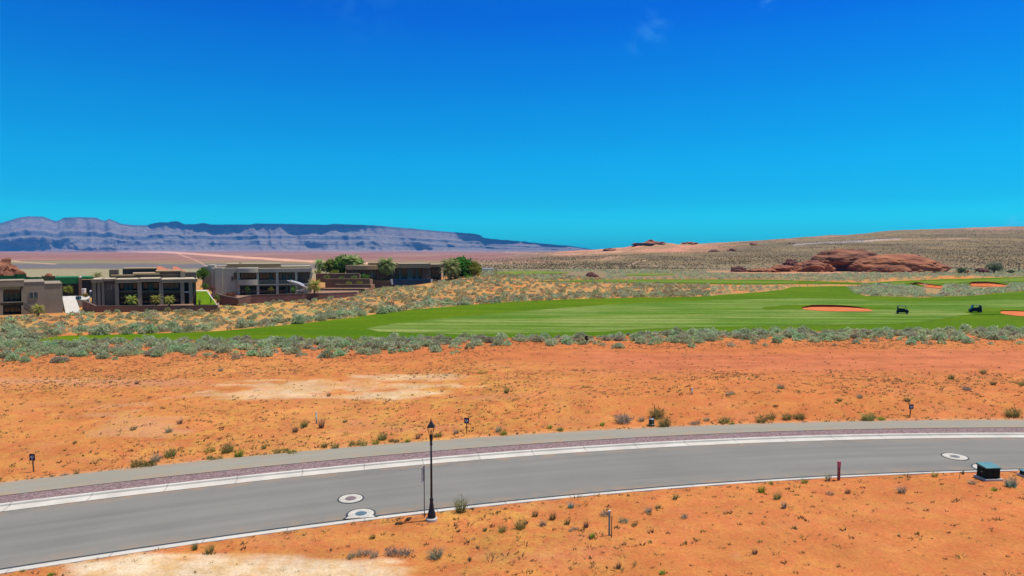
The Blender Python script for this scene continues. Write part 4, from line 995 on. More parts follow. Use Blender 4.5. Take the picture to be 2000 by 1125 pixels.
def dens_hill(px, py, x, y):
    far = np.where(px < 60, 655, ip(ROUGH_FAR, px)); top = np.where(px < 940, ip(YARD_EDGE, px) + 2, 0)
    ok = (py < far - 0.3) & ((py > top) | (px > 845) & (y < 184.5)) & (px < 1385) & (y < 232) & ~in_turf(px, py, 0.1)
    edge = 1 - S(4, 13, far - py)
    return np.where(ok, (0.27 + 0.3 * S(-0.2, 0.3, fbm(x / 9, y / 9, 0, 77, 3)) + 0.22 * (px > 640) * (px < 1000)) + 0.6 * edge, 0)
def dens_mid(px, py, x, y):
    ok = (px > 930) & ~in_turf(px, py, 0.1) & ~((py < 545) & in_turf(px, py - 2.2, 0.2)) & (py > 527) & (py < 590)
    isl = inpoly(px, py, ISLAND)
    sand = inpoly(px, py, [(1802,578),(1808,556),(1847,553),(1842,568),(1832,578)]) | (np.hypot((px - 1928) / 42, (py - 559) / 7) < 1) | (np.hypot((px - 1791) / 12, (py - 559.5) / 2.5) < 1)
    rk = (px > 1480) & (px < 1870) & (py < 532.5) | (px > 1380) & (px < 1700) & (py < 535) & (px + 13 * py < 8570) | (px > 1095) & (px < 1182) & (py > 531) & (py < 553)
    d = np.where(isl, 1.0, np.where(py > 545, 0.75, 0.5))
    d = d * np.where((px > 1000) & (px < 1380) & (py > 555), 0.55, 1.0)
    return np.where(ok & ~sand & ~rk & ~((px < 1385) & (py > 555)), d, 0)
A1 = scatter(11000, 66, 100, dens_near, 0.33, 0.98, 1)
A2 = scatter(46000, 82, 235, dens_hill, 0.36, 1.2, 2)
A3 = scatter(24000, 160, 400, dens_mid, 0.5, 1.15, 3)
def thin(a, k):
    cell = {}; out = []
    for i, r in enumerate(a):
        q = (int(r[0] // 1.0), int(r[1] // 1.0)); bad = False
        for dx in (-1, 0, 1):
            for dy in (-1, 0, 1):
                for j in cell.get((q[0] + dx, q[1] + dy), ()):
                    if (a[j][0] - r[0]) ** 2 + (a[j][1] - r[1]) ** 2 < (k * (a[j][3] + r[3])) ** 2: bad = True
        if not bad: cell.setdefault(q, []).append(i); out.append(i)
    return a[out]
q = np.where(A2[:, 4] < 60, 655, ip(ROUGH_FAR, A2[:, 4])) - A2[:, 5]; A2[:, 3] *= np.where(q < 9, 1.1, 0.72)
q = in_turf(A3[:, 4], A3[:, 5] - 4.5, 0.2) & ~inpoly(A3[:, 4], A3[:, 5], ISLAND); A3[:, 3] *= np.where(q, 0.5, 1.0)
A4 = scatter(26000, 150, 245, lambda px, py, x, y: np.where(inpoly(px, py, ISLAND), dens_mid(px, py, x, y), 0), 0.5, 1.2, 5); A3 = np.concatenate([A4, A3])
A1 = thin(A1, 0.40); A2 = thin(A2, 0.40); A3 = thin(A3, 0.34)
print('sage', len(A1), len(A2), len(A3))
ALL = np.concatenate([A1, A2, A3]); zone = np.concatenate([np.zeros(len(A1)), np.ones(len(A2)), np.full(len(A3), 2)])
vis = (ALL[:, 4] > -10) & (ALL[:, 4] < 2010)
score = np.where(vis, ALL[:, 3] / ALL[:, 1], -1)
order = np.argsort(-score); top = order[:NF]; rest = order[NF:]
ZL = {0: ('rounded grey green sagebrush bush in the belt between red dirt and fairway', 'sagebrush bushes along the fairway belt'),
      1: ('grey green sagebrush bush on the sandy slope below the houses', 'sagebrush bushes on the sandy slope'),
      2: ('silvery sagebrush bush on the scrub beyond the main fairway', 'sagebrush bushes beyond the main fairway')}
for i in top:
    x, y, z, s, px, py = ALL[i]; o = link('sagebrush', SAGE[int(RNG.integers(10))][3], 'sage')
    o.location = (x, y, z - 0.03); o.rotation_euler = (0, 0, RNG.random() * 6.28); o.scale = (s, s * (0.85 + 0.3 * RNG.random()), s * (0.75 + 0.35 * RNG.random()))
    tag(o, ZL[int(zone[i])][0], 'bush', ZL[int(zone[i])][1])
def scrub_small(rng, n, c_, t_): return leafcloud(rng, n, 0.8, 0.75, col=c_, tip=t_, width=1.0, core=0.68, lump=0.28, lean=0.15)
LOW = {0: [scrub_small(RNG, 130, *SG[k % 4]) for k in range(8)], 1: [scrub_small(RNG, 85, *SG[k % 4]) for k in range(8)], 2: [scrub_small(RNG, 46, *SG[k % 4]) for k in range(8)]}
parts = []
for i in rest:
    x, y, z, s, px, py = ALL[i]; v, f, c = LOW[int(zone[i])][int(RNG.integers(8))]
    a = RNG.random() * 6.28; ca, sa = math.cos(a) * s, math.sin(a) * s
    w = np.stack([v[:, 0] * ca - v[:, 1] * sa + x, v[:, 0] * sa + v[:, 1] * ca + y, v[:, 2] * s * (0.8 + 0.35 * RNG.random()) + z - 0.05], 1)
    tint = (0.8 + 0.4 * RNG.random()) * np.array([1 + 0.1 * RNG.normal(), 1, 1 + 0.08 * RNG.normal()])
    if zone[i] == 1 and RNG.random() < 0.5: tint = tint * np.array([0.92, 0.74, 0.66])
    parts.append((w, f, c * tint))
v, f, c = cat3(parts)
tag(link('sagebrush_scrub', trimesh('sagebrush_scrub', v, f, c), 'sage'), 'grey green sagebrush scrub covering the slopes and gaps around the course', 'scrub', None, 'stuff')

# far desert scrub on the right hand slope and flats
rg = np.random.default_rng(11)
n = 52000; yy = 330 * (1500 / 330) ** rg.random(n); xx = yy * (-0.12 + 0.95 * rg.random(n)); zz = height(xx, yy); px, py = project(xx, yy, zz)
ok = ~in_turf(px, py, 0.5) & ((yy > 400) | (px > 1870)) & ~((px > 1420) & (px < 1866) & (yy < 405)) & (rg.random(n) < S(-0.12, 0.06, xx / yy) * (1 - 0.8 * S(800, 1000, yy) * (1 - S(0.27, 0.34, xx / yy)))) & (rg.random(n) < 0.35 + 0.65 * S(-0.2, 0.4, fbm(xx / 60, yy / 90, 0, 17, 3)))
xx, yy, zz = xx[ok], yy[ok], zz[ok]; n = len(xx)
sz = (0.2 + 0.36 * rg.random(n)) * (1 + yy / 1500)
kb = 4; ang = rg.random((n, kb)) * 6.28; off = np.stack([np.cos(ang), np.sin(ang), 0 * ang], -1) * sz[:, None, None] * 0.55
b0 = np.stack([xx, yy, zz], 1)[:, None, :] + off; sd = np.stack([-np.sin(ang), np.cos(ang), 0 * ang], -1) * sz[:, None, None] * 0.5
tp = np.stack([xx, yy, zz], 1)[:, None, :] + off * 0.3 + np.array([0, 0, 1.0]) * sz[:, None, None] * 0.9
v = np.stack([b0 - sd, b0 + sd, tp], 2).reshape(-1, 3); f = np.arange(len(v)).reshape(-1, 3)
cb = np.array([(0.215, 0.17, 0.09)]) * (0.7 + 0.6 * rg.random((n, 1))) * (1 + 0.1 * rg.normal(size=(n, 3)))
tag(link('desert_scrub', trimesh('desert_scrub', v, f, np.repeat(cb, kb * 3, 0)), 'sage'), 'tiny olive desert scrub speckling the far right slope', 'scrub', None, 'stuff')

# dry grass and weeds on the graded dirt
rg = np.random.default_rng(13)
def dirt_ok(x, y): return ((y > line('path', x) + 0.15) & (y < 90)) | (y < line('near_back', x) - 0.1)
n = 130000; yy = np.sqrt(rg.random(n) * (92 ** 2 - 20 ** 2) + 20 ** 2); xx = (rg.random(n) * 2 - 1) * (0.8 * yy + 3); zz = height(xx, yy); px, py = project(xx, yy, zz)
pat = fbm(xx / 6, yy / 6, 0, 19, 4)
low = ip(DIRT_EDGE, px)
den = 0.12 + 0.30 * S(-0.1, 0.5, pat)
den = den * (1 - 0.8 * ((py > 682) & (py < 722) & (px > 1000))) + 0.10 * (py < low + 12)
den = den * np.where((np.hypot((px - 640) / 230, (py - 757) / 24) < 1) | (np.hypot((px - 520) / 380, (py - 1108) / 30) < 1), 0.3, 1.0)
den = den + 0.25 * (1 - S(0.2, 1.6, yy - line('path', xx))) * (yy > line('path', xx)) + 0.2 * (yy < line('near_back', xx)) * (1 - S(0.2, 2.0, line('near_back', xx) - yy))
ok = dirt_ok(xx, yy) & (rg.random(n) < den) & (py < 1135) & (py > ip(ROUGH_NEAR, px) + 1.5)
xx, yy, zz, pat = xx[ok], yy[ok], zz[ok], pat[ok]
print('tufts', len(xx))
TC = [((0.36, 0.23, 0.075), (0.55, 0.38, 0.14)), ((0.17, 0.13, 0.05), (0.30, 0.24, 0.10)), ((0.10, 0.06, 0.035), (0.18, 0.11, 0.06)), ((0.13, 0.15, 0.035), (0.25, 0.26, 0.07))]
TV = [blades(rg, 11, 0.085, 0.10, 0.045, *TC[k % 4], spread=0.35) if k % 3 else blades(rg, 9, 0.15, 0.14, 0.03, *TC[k % 4], spread=0.5) for k in range(12)]
parts = []
for x, y, z in zip(xx, yy, zz):
    k = int(rg.choice(12, p=[.10, .1, .12, .05, .10, .1, .12, .05, .06, .08, .08, .04])); v, f, c = TV[k]; s = 0.5 + 1.3 * rg.random() ** 2.5; a = rg.random() * 6.28
    ca, sa = math.cos(a) * s, math.sin(a) * s
    parts.append((np.stack([v[:, 0] * ca - v[:, 1] * sa + x, v[:, 0] * sa + v[:, 1] * ca + y, v[:, 2] * s + z], 1), f, c))
v, f, c = cat3(parts)
tag(link('dry_grass', trimesh('dry_grass', v, f, c), 'straw'), 'sparse dry grass and weeds dotting the red dirt', 'grass', None, 'stuff')

# ------------------------------------------------------------------ the shrubs one can pick out on the graded dirt
SH = """431,725,11,9,g 267,750,9,9,d 260,840,13,10,o 330,844,16,12,s 351,828,12,14,d 146,866,8,7,o 276,914,46,20,o 304,902,22,20,g 332,892,28,20,o 410,882,24,12,y 444,884,28,26,o 467,893,20,22,b
418,898,34,12,o 125,930,15,7,g 149,928,11,11,o 381,1074,12,20,o 409,1081,19,24,o 99,1124,13,9,b 594,834,18,19,o 577,844,15,16,d 628,836,14,26,d 674,825,11,9,o 747,859,22,19,o 700,870,38,15,o
734,867,16,9,b 770,863,22,9,o 795,864,13,11,b 816,857,13,13,d 634,874,14,15,o 655,877,17,16,o 557,886,46,15,o 515,877,12,12,o 974,843,15,14,s 983,849,17,11,b 989,768,12,17,o 891,847,12,13,g
900,1000,27,38,o 727,1052,13,11,o 981,1039,18,19,o 947,1037,9,10,o 851,1090,33,27,s 711,1084,60,17,g 779,1084,50,20,g 942,730,20,7,y 642,774,9,10,d 855,853,22,10,o 1074,837,11,11,b 1093,841,15,10,o
1176,831,12,10,b 1217,826,35,22,g 1253,823,15,13,g 1298,834,27,28,o 1283,816,32,26,o 1414,826,25,14,o 1429,830,13,8,b 1487,825,25,17,o 1147,758,21,6,y 1427,772,20,9,g 1115,992,14,17,t 1045,1009,13,16,o
1079,1015,16,22,o 1017,1032,27,24,o 1108,1024,13,15,o 1145,1030,12,18,d 1157,1050,14,14,b 1182,1007,22,13,g 1217,1020,20,11,s 1266,1001,16,15,g 1285,993,12,11,o 1319,975,11,14,o 1239,1026,13,9,o 1336,1012,15,11,g
1487,962,17,20,b 1294,1121,13,11,b 1208,1110,10,16,d 1474,1082,11,13,d 1060,1027,17,14,g 1121,1037,21,8,g 1524,759,17,11,s 1537,820,22,17,o 1562,819,22,19,o 1506,818,20,15,o 1696,821,28,19,o 1722,820,16,9,b
1978,813,30,20,o 1858,741,14,14,o 1940,752,12,13,o 1920,729,14,10,o 1996,753,14,10,o 1772,783,15,9,o 1679,777,13,10,g 1617,939,13,20,s 1571,943,14,11,b 1506,945,9,7,b 1518,975,17,20,o 1531,993,12,19,g
1761,963,19,20,g 1826,931,14,15,y 1899,945,17,10,g 1942,958,13,8,b 1974,951,26,26,t 1621,966,16,8,g 1655,964,13,12,d 1881,926,5,10,o 1358,829,22,9,g 1380,822,14,10,g 1888,762,18,9,g 1640,783,12,8,o"""
KIND = {'o': ('olive green', (0.184, 0.184, 0.052), (0.350, 0.333, 0.114), 'shrub'), 'b': ('bright green', (0.158, 0.263, 0.021), (0.333, 0.455, 0.052), 'shrub'), 'g': ('greyish', (0.263, 0.228, 0.158), (0.455, 0.385, 0.289), 'shrub'),
        's': ('grey green', (0.228, 0.263, 0.149), (0.420, 0.455, 0.298), 'shrub'), 'd': ('brown dried', (0.193, 0.131, 0.079), (0.367, 0.245, 0.158), 'shrub'), 'y': ('yellowish', (0.350, 0.263, 0.061), (0.612, 0.455, 0.131), 'shrub'),
        't': ('blue green', (0.123, 0.245, 0.175), (0.280, 0.455, 0.350), 'shrub')}
rows = []
for q in SH.split():
    a = q.split(','); px, py, w, h = map(float, a[:4]); x, y, z = G1(px, py)
    reg = 'path edge' if 0 < y - float(line('path', x)) < 5.0 else 'open dirt' if y > float(line('path', x)) else 'near kerb' if float(line('near_back', x)) - y < 1.6 else 'foreground'
    rows.append([px, py, w, h, a[4], x, y, z, reg])
LM = {'path edge': [(66, 'the 47 sign'), (843, 'the street lamp'), (1272, 'the cable pedestal'), (1777, 'the leaning lot sign')], 'open dirt': [(618, 'the round grey post'), (1351, 'the short pale post'), (1777, 'the leaning lot sign')],
      'near kerb': [(843, 'the street lamp'), (1638, 'the red post'), (1925, 'the green utility box')], 'foreground': [(843, 'the street lamp'), (1190, 'the pale green post'), (1638, 'the red post')]}
WH = {'path edge': 'by the path', 'open dirt': 'on open dirt', 'near kerb': 'by the near kerb', 'foreground': 'in front dirt'}
NUM = ['first', 'second', 'third', 'fourth', 'fifth', 'sixth', 'seventh', 'eighth', 'ninth', 'tenth', 'eleventh', 'twelfth', 'thirteenth', 'fourteenth', 'fifteenth', 'sixteenth', 'seventeenth', 'eighteenth', 'nineteenth', 'twentieth']
asg = {}
for i, r in enumerate(rows):
    lx, ln = min(LM[r[8]], key=lambda q: abs(q[0] - r[0])); side = 'left' if r[0] < lx else 'right'
    asg.setdefault((r[8], ln, side, r[4]), []).append((abs(r[0] - lx), i))
LAB = {}
for (reg, ln, side, k), l in asg.items():
    for q, (_, i) in enumerate(sorted(l)):
        nm = KIND[k][0]; 
        LAB[i] = (f'{nm} shrub {WH[reg]}, {NUM[q]} to the {side} of {ln}' if len(l) > 1 else f'{nm} shrub {WH[reg]}, to the {side} of {ln}')
rg = np.random.default_rng(23)
for i, (px, py, w, h, k, x, y, z, reg) in enumerate(rows):
    sc_ = y / F; rad = w * sc_ / 2; hh = h * sc_ * 0.95; nm, c_, t_, ct = KIND[k]
    nb = int(np.clip(rad * 420, 70, 420)); asp = 1.0
    parts = []
    if w / h > 2.2:        # a wide low clump: several heads side by side
        m_ = int(round(w / h)); sub = rad / m_ * 1.25
        for q in range(m_):
            v, f, c = leafcloud(rg, nb // m_ + 50, sub, hh * (0.7 + 0.4 * rg.random()) * 0.8, col=c_, tip=t_, width=0.35, lump=0.45, lean=0.8)
            v2, f2, c2 = blades(rg, 40, sub, hh * 1.0, 0.02, c_, t_, spread=0.4)
            off = np.array([-rad + rad / m_ * (2 * q + 1), rg.normal() * 0.12, 0]); parts += [(v + off, f, c), (v2 + off, f2, c2)]
    else:
        v, f, c = leafcloud(rg, nb, rad * 0.92, hh * 0.84, col=c_, tip=t_, width=0.30, lump=0.5, lean=0.9, core=0.25); parts.append((v, f, c))
        parts.append(blades(rg, int(nb * 0.9), rad * 1.15, hh * 1.05, 0.018, c_, t_, spread=0.36))
        parts.append(blades(rg, 14, rad * 0.9, hh * 0.7, 0.02, (0.07, 0.05, 0.03), (0.1, 0.08, 0.05)))
    v, f, c = cat3(parts)
    o = link('desert_shrub', trimesh('desert_shrub', v, f, c), 'leaf'); o.location = (x, y, z)
    tag(o, LAB[i], ct, 'wild shrubs on the graded dirt')
# ------------------------------------------------------------------ houses and walls
ORG = {}
def org(o):
    while o.parent: o = o.parent
    return ORG.get(o.name, tuple(o.location))
def fthing(name, label, cat, p):
    t = thing(name, label, cat, to_world(p), -FRAME[0]); ORG[t.name] = p; return t
def pbx(parent, name, m, boxes, bevel=0.0):
    g = Geo(org(parent))
    for b in boxes: g.px(*b)
    return g.build(name, m, parent, bevel=bevel)
def bow(parent, name, m, x0, y0, x1, y1, d, depth, bulge):
    a = W(x0, y1, d); b = W(x1, y0, d); n = 10; w = b[0] - a[0]
    d = a[1]; pts = [(a[0] + w * i / n, d - bulge * math.sin(math.pi * i / n) ** 0.7) for i in range(n + 1)] + [(b[0], d + depth), (a[0], d + depth)]
    g = Geo(org(parent)); g.prism(pts, a[2], b[2]); return g.build(name, m, parent)
def window(parent, x0, y0, x1, y1, d, panes=2, m='glass', fm='frame', curtain=(), rail=None, name='window'):
    g = Geo(org(parent)); w = (x1 - x0) / panes; e = 0.55
    g.px(x0, y0, x1, y0 + e, d, 0.12); g.px(x0, y1 - e, x1, y1, d, 0.12)
    for k in range(panes + 1):
        xx = x0 + k * w; g.px(max(x0, xx - e / 2), y0 + e, min(x1, xx + e / 2), y1 - e, d + 0.004, 0.11)
    if rail: g.px(x0, rail, x1, rail + e, d + 0.008, 0.1)
    o = g.build(name, fm, parent)
    g = Geo(org(parent))
    for k in range(panes):
        if k not in curtain: g.px(x0 + k * w + e / 2, y0 + e, x0 + (k + 1) * w - e / 2, y1 - e, d + 0.07, 0.03)
    if g.v: g.build('pane', m, o)
    for k in curtain: Geo(org(parent)).px(x0 + k * w + e / 2, y0 + e, x0 + (k + 1) * w - e / 2, y1 - e, d + 0.075, 0.03).build('curtain', 'curtain', o)
    return o
def house(label, px, py, d):
    FRAME[0] = math.atan((px - 1000) / F); return fthing('desert_house', label, 'house', W(px, py, d))
def roofslab(h, x0, y0, x1, y1, d, depth, m):
    r = pbx(h, 'roof', m, [(x0, y0, x1, y1, d, depth)])
    a = W(x0, y1, d); b = W(x1, y0, d); d = a[1]; g = Geo(org(h)); g.box(a[0] + 0.25, d + 0.3, b[2] - 0.1, b[0] - 0.25, d + depth - 0.3, b[2] + 0.03); g.build('roof_deck', 'roof_top', r)
    g = Geo(org(h)); g.box(a[0] - 0.02, d - 0.03, b[2] - 0.02, b[0] + 0.02, d + 0.22, b[2] + 0.07); g.build('coping', 'stucco_tan', r)

# house A: the plain stucco block at the left edge
h = house('plain taupe stucco house with one small window, cut by the left edge', 60, 619, 116)
pbx(h, 'wall', 'stucco', [(46.5, 550.5, 87, 623, 116, 15), (86.8, 553.6, 121.5, 623, 116.15, 14), (-160, 549, 46.7, 623, 119.2, 12)])
roofslab(h, -160, 547.6, 46.8, 564, 115.9, 3.5, 'stucco')
pbx(h, 'parapet', 'stucco_tan', [(46.3, 549.6, 87.3, 550.8, 115.93, 0.5), (87.4, 552.8, 121.9, 553.9, 116.05, 0.5), (86.4, 550.7, 87.3, 553.5, 115.94, 0.45)])
pbx(h, 'balcony', 'stucco', [(-160, 590.3, 46.4, 596.2, 115.95, 3.2)])
for a_, b_ in ((-1, 5.2), (42.3, 46.3), (-74, -68)): pbx(h, 'column', 'stucco', [(a_, 564.1, b_, 590.2, 115.98, 0.5), (a_, 596.3, b_, 622, 115.98, 0.5)])
window(h, 8, 565, 40, 590, 119.05, 3, 'glass', rail=None); window(h, 8, 597, 40, 617, 119.05, 3, 'glass'); window(h, -60, 565, -8, 590, 119.05, 4)
window(h, 56.8, 570.3, 74.2, 582.6, 115.9, 2, 'glass_teal', 'lightframe')
g = Geo(org(h))
for k in range(9):
    q = k / 8; p = W(47 + 15 * q, 592 + 9.5 * q, 115.6); g.cyl(p, (p[0], p[1], p[2] - 1.05), 0.025, n=5)
g.cyl(W(47, 592, 115.6), W(62, 601.5, 115.6), 0.05, n=6); g.cyl(W(47, 601, 115.6), W(62, 610.5, 115.6), 0.09, n=6); g.build('stair_railing', 'black_iron', h)
pbx(h, 'patio', 'concrete', [(-160, 617.2, 60, 624, 115.3, 0.6)])

# house B: low dark house with the three small palms
h = house('two storey dark taupe house with three small palms before its columns', 290, 612, 122)
pbx(h, 'wall', 'stucco_dark', [(226, 549, 379, 614, 129.7, 9), (180, 549.4, 226.5, 614, 127.3, 11.2), (376.2, 549, 382.6, 614, 127.4, 11)])
pbx(h, 'pilaster', 'stucco', [(182, 552.1, 187, 612, 127.0, 0.35), (191.5, 552.1, 195.5, 612, 127.05, 0.3), (200, 549.6, 203, 612, 127.0, 0.35)])
for r_ in ((177.5, 546, 199, 552, 126.4, 10.5), (199.1, 545.2, 226, 549.5, 126.7, 10.2), (224.6, 545.7, 271.3, 552.6, 126.0, 11), (271.4, 544.4, 315.2, 550.7, 126.15, 10.8), (315.3, 545.2, 385.6, 552.4, 126.1, 10.9)): roofslab(h, *r_, 'stucco')
up = pbx(h, 'upper_storey', 'stucco_dark', [(213.5, 527.2, 230.5, 548, 134.6, 5), (216, 537.5, 262, 548, 133.4, 1.1), (259.5, 534, 311, 548, 133.7, 7), (240, 524.4, 306, 552, 141.2, 7), (305, 529.2, 355.5, 548, 135.1, 5.9), (361, 532, 383, 548, 136.2, 5)])
pbx(up, 'cornice', 'stucco_tan', [(216.5, 536.4, 262.5, 539.8, 133.1, 1.5), (259.2, 533.2, 311.5, 537.2, 133.45, 7.4), (304.7, 528.4, 356, 531, 134.85, 6.2), (239.5, 523.4, 306.5, 526, 140.9, 7.4), (304.9, 535.5, 354, 537.2, 134.95, 0.4)])
pbx(up, 'column', 'stucco', [(353, 530.2, 361.5, 548, 133.9, 1.0)])
window(h, 272, 543 - 1.5, 300, 545, 133.55, 4, 'glass')
def wedge(parent, name, m, x0, x1, yb, yt, d, depth, ridge=(0.15, 0.7)):
    a = W(x0, yb, d); b = W(x1, yt, d); w = b[0] - a[0]; d = a[1]; g = Geo(org(parent)); zb, zt = a[2], b[2]
    g.add([(a[0], d, zb), (b[0], d, zb), (b[0], d + depth, zb), (a[0], d + depth, zb), (a[0] + w * ridge[0], d + depth * 0.5, zt), (a[0] + w * ridge[1], d + depth * 0.5, zt)],
          [(0, 3, 2, 1), (0, 1, 5, 4), (1, 2, 5), (2, 3, 4, 5), (3, 0, 4)]); return g.build(name, m, parent)
wedge(up, 'tiled_roof', 'tile', 304, 332, 528.6, 520.5, 141.5, 6, (0.15, 0.35)); wedge(up, 'tiled_roof', 'tile', 334, 363, 530.6, 521, 142.2, 6, (0.2, 0.4))
for a_, b_ in ((225.8, 231.4), (270, 276.4), (312, 318.5), (353.6, 359.6), (370, 375.6)): pbx(h, 'column', 'stucco', [(a_, 551, b_, 612, 126.35, 0.6)])
bl = pbx(h, 'balcony', 'stucco', [(226.5, 572.4, 376, 576.2, 126.6, 3.05)])
pbx(bl, 'railing', 'glass', [(231.6, 566.5, 269.8, 572.3, 126.75, 0.05), (276.6, 566.5, 311.8, 572.3, 126.75, 0.05), (318.7, 566.5, 353.4, 572.3, 126.75, 0.05)])
window(h, 233, 552.8, 268, 572, 129.6, 4, 'glass', curtain=(1, 2)); window(h, 280, 551.5, 309, 572, 129.6, 3, 'glass', curtain=(1,)); window(h, 320, 552.8, 352, 572, 129.6, 3, 'glass_teal', curtain=())
window(h, 234, 578, 268, 602, 129.6, 3); window(h, 278, 578, 310, 602, 129.6, 3); window(h, 321, 578, 352, 602, 129.6, 3)
window(h, 211, 555, 224.5, 566, 127.2, 2, 'glass_teal', 'lightframe')
Geo(org(h)).px(360, 569.5, 369, 571, 126.4, 0.5).build('table', 'whitepaint', h)

# house C: pale grey two storey house with water slide
h = house('pale grey two storey house with glass balcony and curved parapet, beside the slide', 530, 576, 150)
pbx(h, 'wall', 'stucco_grey', [(464.5, 525, 607, 579, 153, 12), (413.5, 523.6, 465, 580, 150.6, 2.3), (420.5, 523.2, 434, 575, 150.2, 3), (413.6, 524.2, 464, 575, 153.1, 11)])
pbx(h, 'wing', 'stucco_grey', [(396, 520, 409, 566, 157, 7), (407, 517.6, 419, 566, 155, 6), (398, 519, 470, 545, 162, 5)])
bow(h, 'roof', 'stucco_grey', 463.5, 523.6, 504, 532.6, 149.6, 6, 0.7)
roofslab(h, 504.1, 524.2, 609, 532, 149.75, 6, 'stucco_grey')
rr = pbx(h, 'rear_storey', 'stucco_tan', [(443, 516, 548.5, 526, 158, 7), (548.6, 521, 607, 526, 159, 6), (466.5, 513, 472, 517, 160.5, 1)])
Geo(org(h)).px(441, 514.4, 549.3, 516.4, 157.6, 8).build('roof', 'roof_top', rr); Geo(org(h)).px(549.4, 519.6, 608.5, 521.4, 158.6, 7).build('roof', 'roof_top', rr)
bow(h, 'balcony', 'stucco_grey', 464.2, 546, 503, 557.2, 149.55, 0.5, 0.65)
bl = pbx(h, 'balcony', 'stucco_grey', [(503.1, 553.2, 608, 557.4, 149.8, 3.15), (464.5, 555, 503, 557, 150.1, 2.8)])
pbx(bl, 'railing', 'glass_teal', [(506, 546, 539.2, 553.1, 149.95, 0.05), (544, 546, 576.6, 553.1, 149.95, 0.05)])
for a_, b_ in ((463.8, 468), (501.8, 505.6), (539.6, 543.6), (576.9, 580.6)): pbx(h, 'column', 'stucco_grey', [(a_, 531, b_, 579, 149.9, 0.55)])
g = Geo(org(h)); a = W(604, 556, 150); b = W(608.5, 532, 150); g.add([(a[0] - 0.25, a[1], a[2]), (a[0] + 0.25, a[1], a[2]), (a[0] + 0.25, a[1] + .5, a[2]), (a[0] - 0.25, a[1] + .5, a[2]), (b[0] - 0.2, a[1], b[2]), (b[0] + 0.3, a[1], b[2]), (b[0] + 0.3, a[1] + .5, b[2]), (b[0] - 0.2, a[1] + .5, b[2])],
   [(0, 3, 2, 1), (4, 5, 6, 7), (0, 1, 5, 4), (1, 2, 6, 5), (2, 3, 7, 6), (3, 0, 4, 7)]); g.build('column', 'stucco_grey', h)
pbx(h, 'bay_wall', 'stucco_dark', [(580.7, 532.1, 605, 553.1, 151.4, 0.3)])
window(h, 470, 533.2, 500, 546.5, 152.9, 4, 'glass', curtain=()); window(h, 507, 533, 539, 553, 152.9, 5, 'glass', curtain=(3,)); window(h, 545, 533, 576, 553, 152.9, 5, 'glass_teal', curtain=(1, 3))
window(h, 470, 558, 500, 576, 152.9, 4, 'glass_teal'); window(h, 507, 558, 539, 576, 152.9, 5); window(h, 545, 558, 576, 576, 152.9, 5, curtain=(2,))
window(h, 456.5, 532.5, 463, 545.5, 150.5, 1, 'glass'); window(h, 452, 540, 455, 548, 150.5, 1)
# house D: low house on the knoll
h = house('low brown house on the knoll with tan fascias and glass wall above a blue pool', 760, 556, 188)
pbx(h, 'wall', 'stucco_brown', [(676, 526, 737, 562, 188.6, 9), (719, 514, 741, 560, 193, 8), (737.2, 514.4, 776, 560, 190.2, 8), (768.5, 523, 862, 560, 191, 9)])
pbx(h, 'pier', 'stucco_brown', [(823.5, 523.4, 842, 558, 189.2, 1.7)]); pbx(h, 'pier', 'stucco_brown', [(764, 523.4, 772, 558, 189.0, 1.9)])
bow(h, 'roof', 'stucco_tan', 674.5, 518.2, 738, 526.6, 187.9, 9, 1.6)
roofslab(h, 767, 515, 840.5, 523.8, 188.0, 11, 'stucco_tan'); roofslab(h, 840.6, 516.6, 868, 522.2, 188.9, 9, 'stucco_tan')
pbx(h, 'roof', 'stucco_tan', [(718.5, 513.2, 741.5, 516.5, 192.6, 9), (741.6, 513.4, 777, 516, 189.8, 9)])
window(h, 702, 528, 735, 546, 188.5, 6, 'glass', curtain=(1, 4)); window(h, 687, 529, 698, 535, 188.5, 2, 'glass_teal')
window(h, 773, 524, 823, 546, 190.9, 9, 'glass', curtain=(1, 4, 5, 7)); window(h, 843, 524, 858, 546, 190.9, 2, 'glass')
window(h, 834.8, 529, 839.6, 544, 189.15, 1, 'curtain', 'lightframe', name='door')
g = Geo(org(h))
for p_ in ((770, 541), (786, 542)): pass

FRAME[0] = 0.0
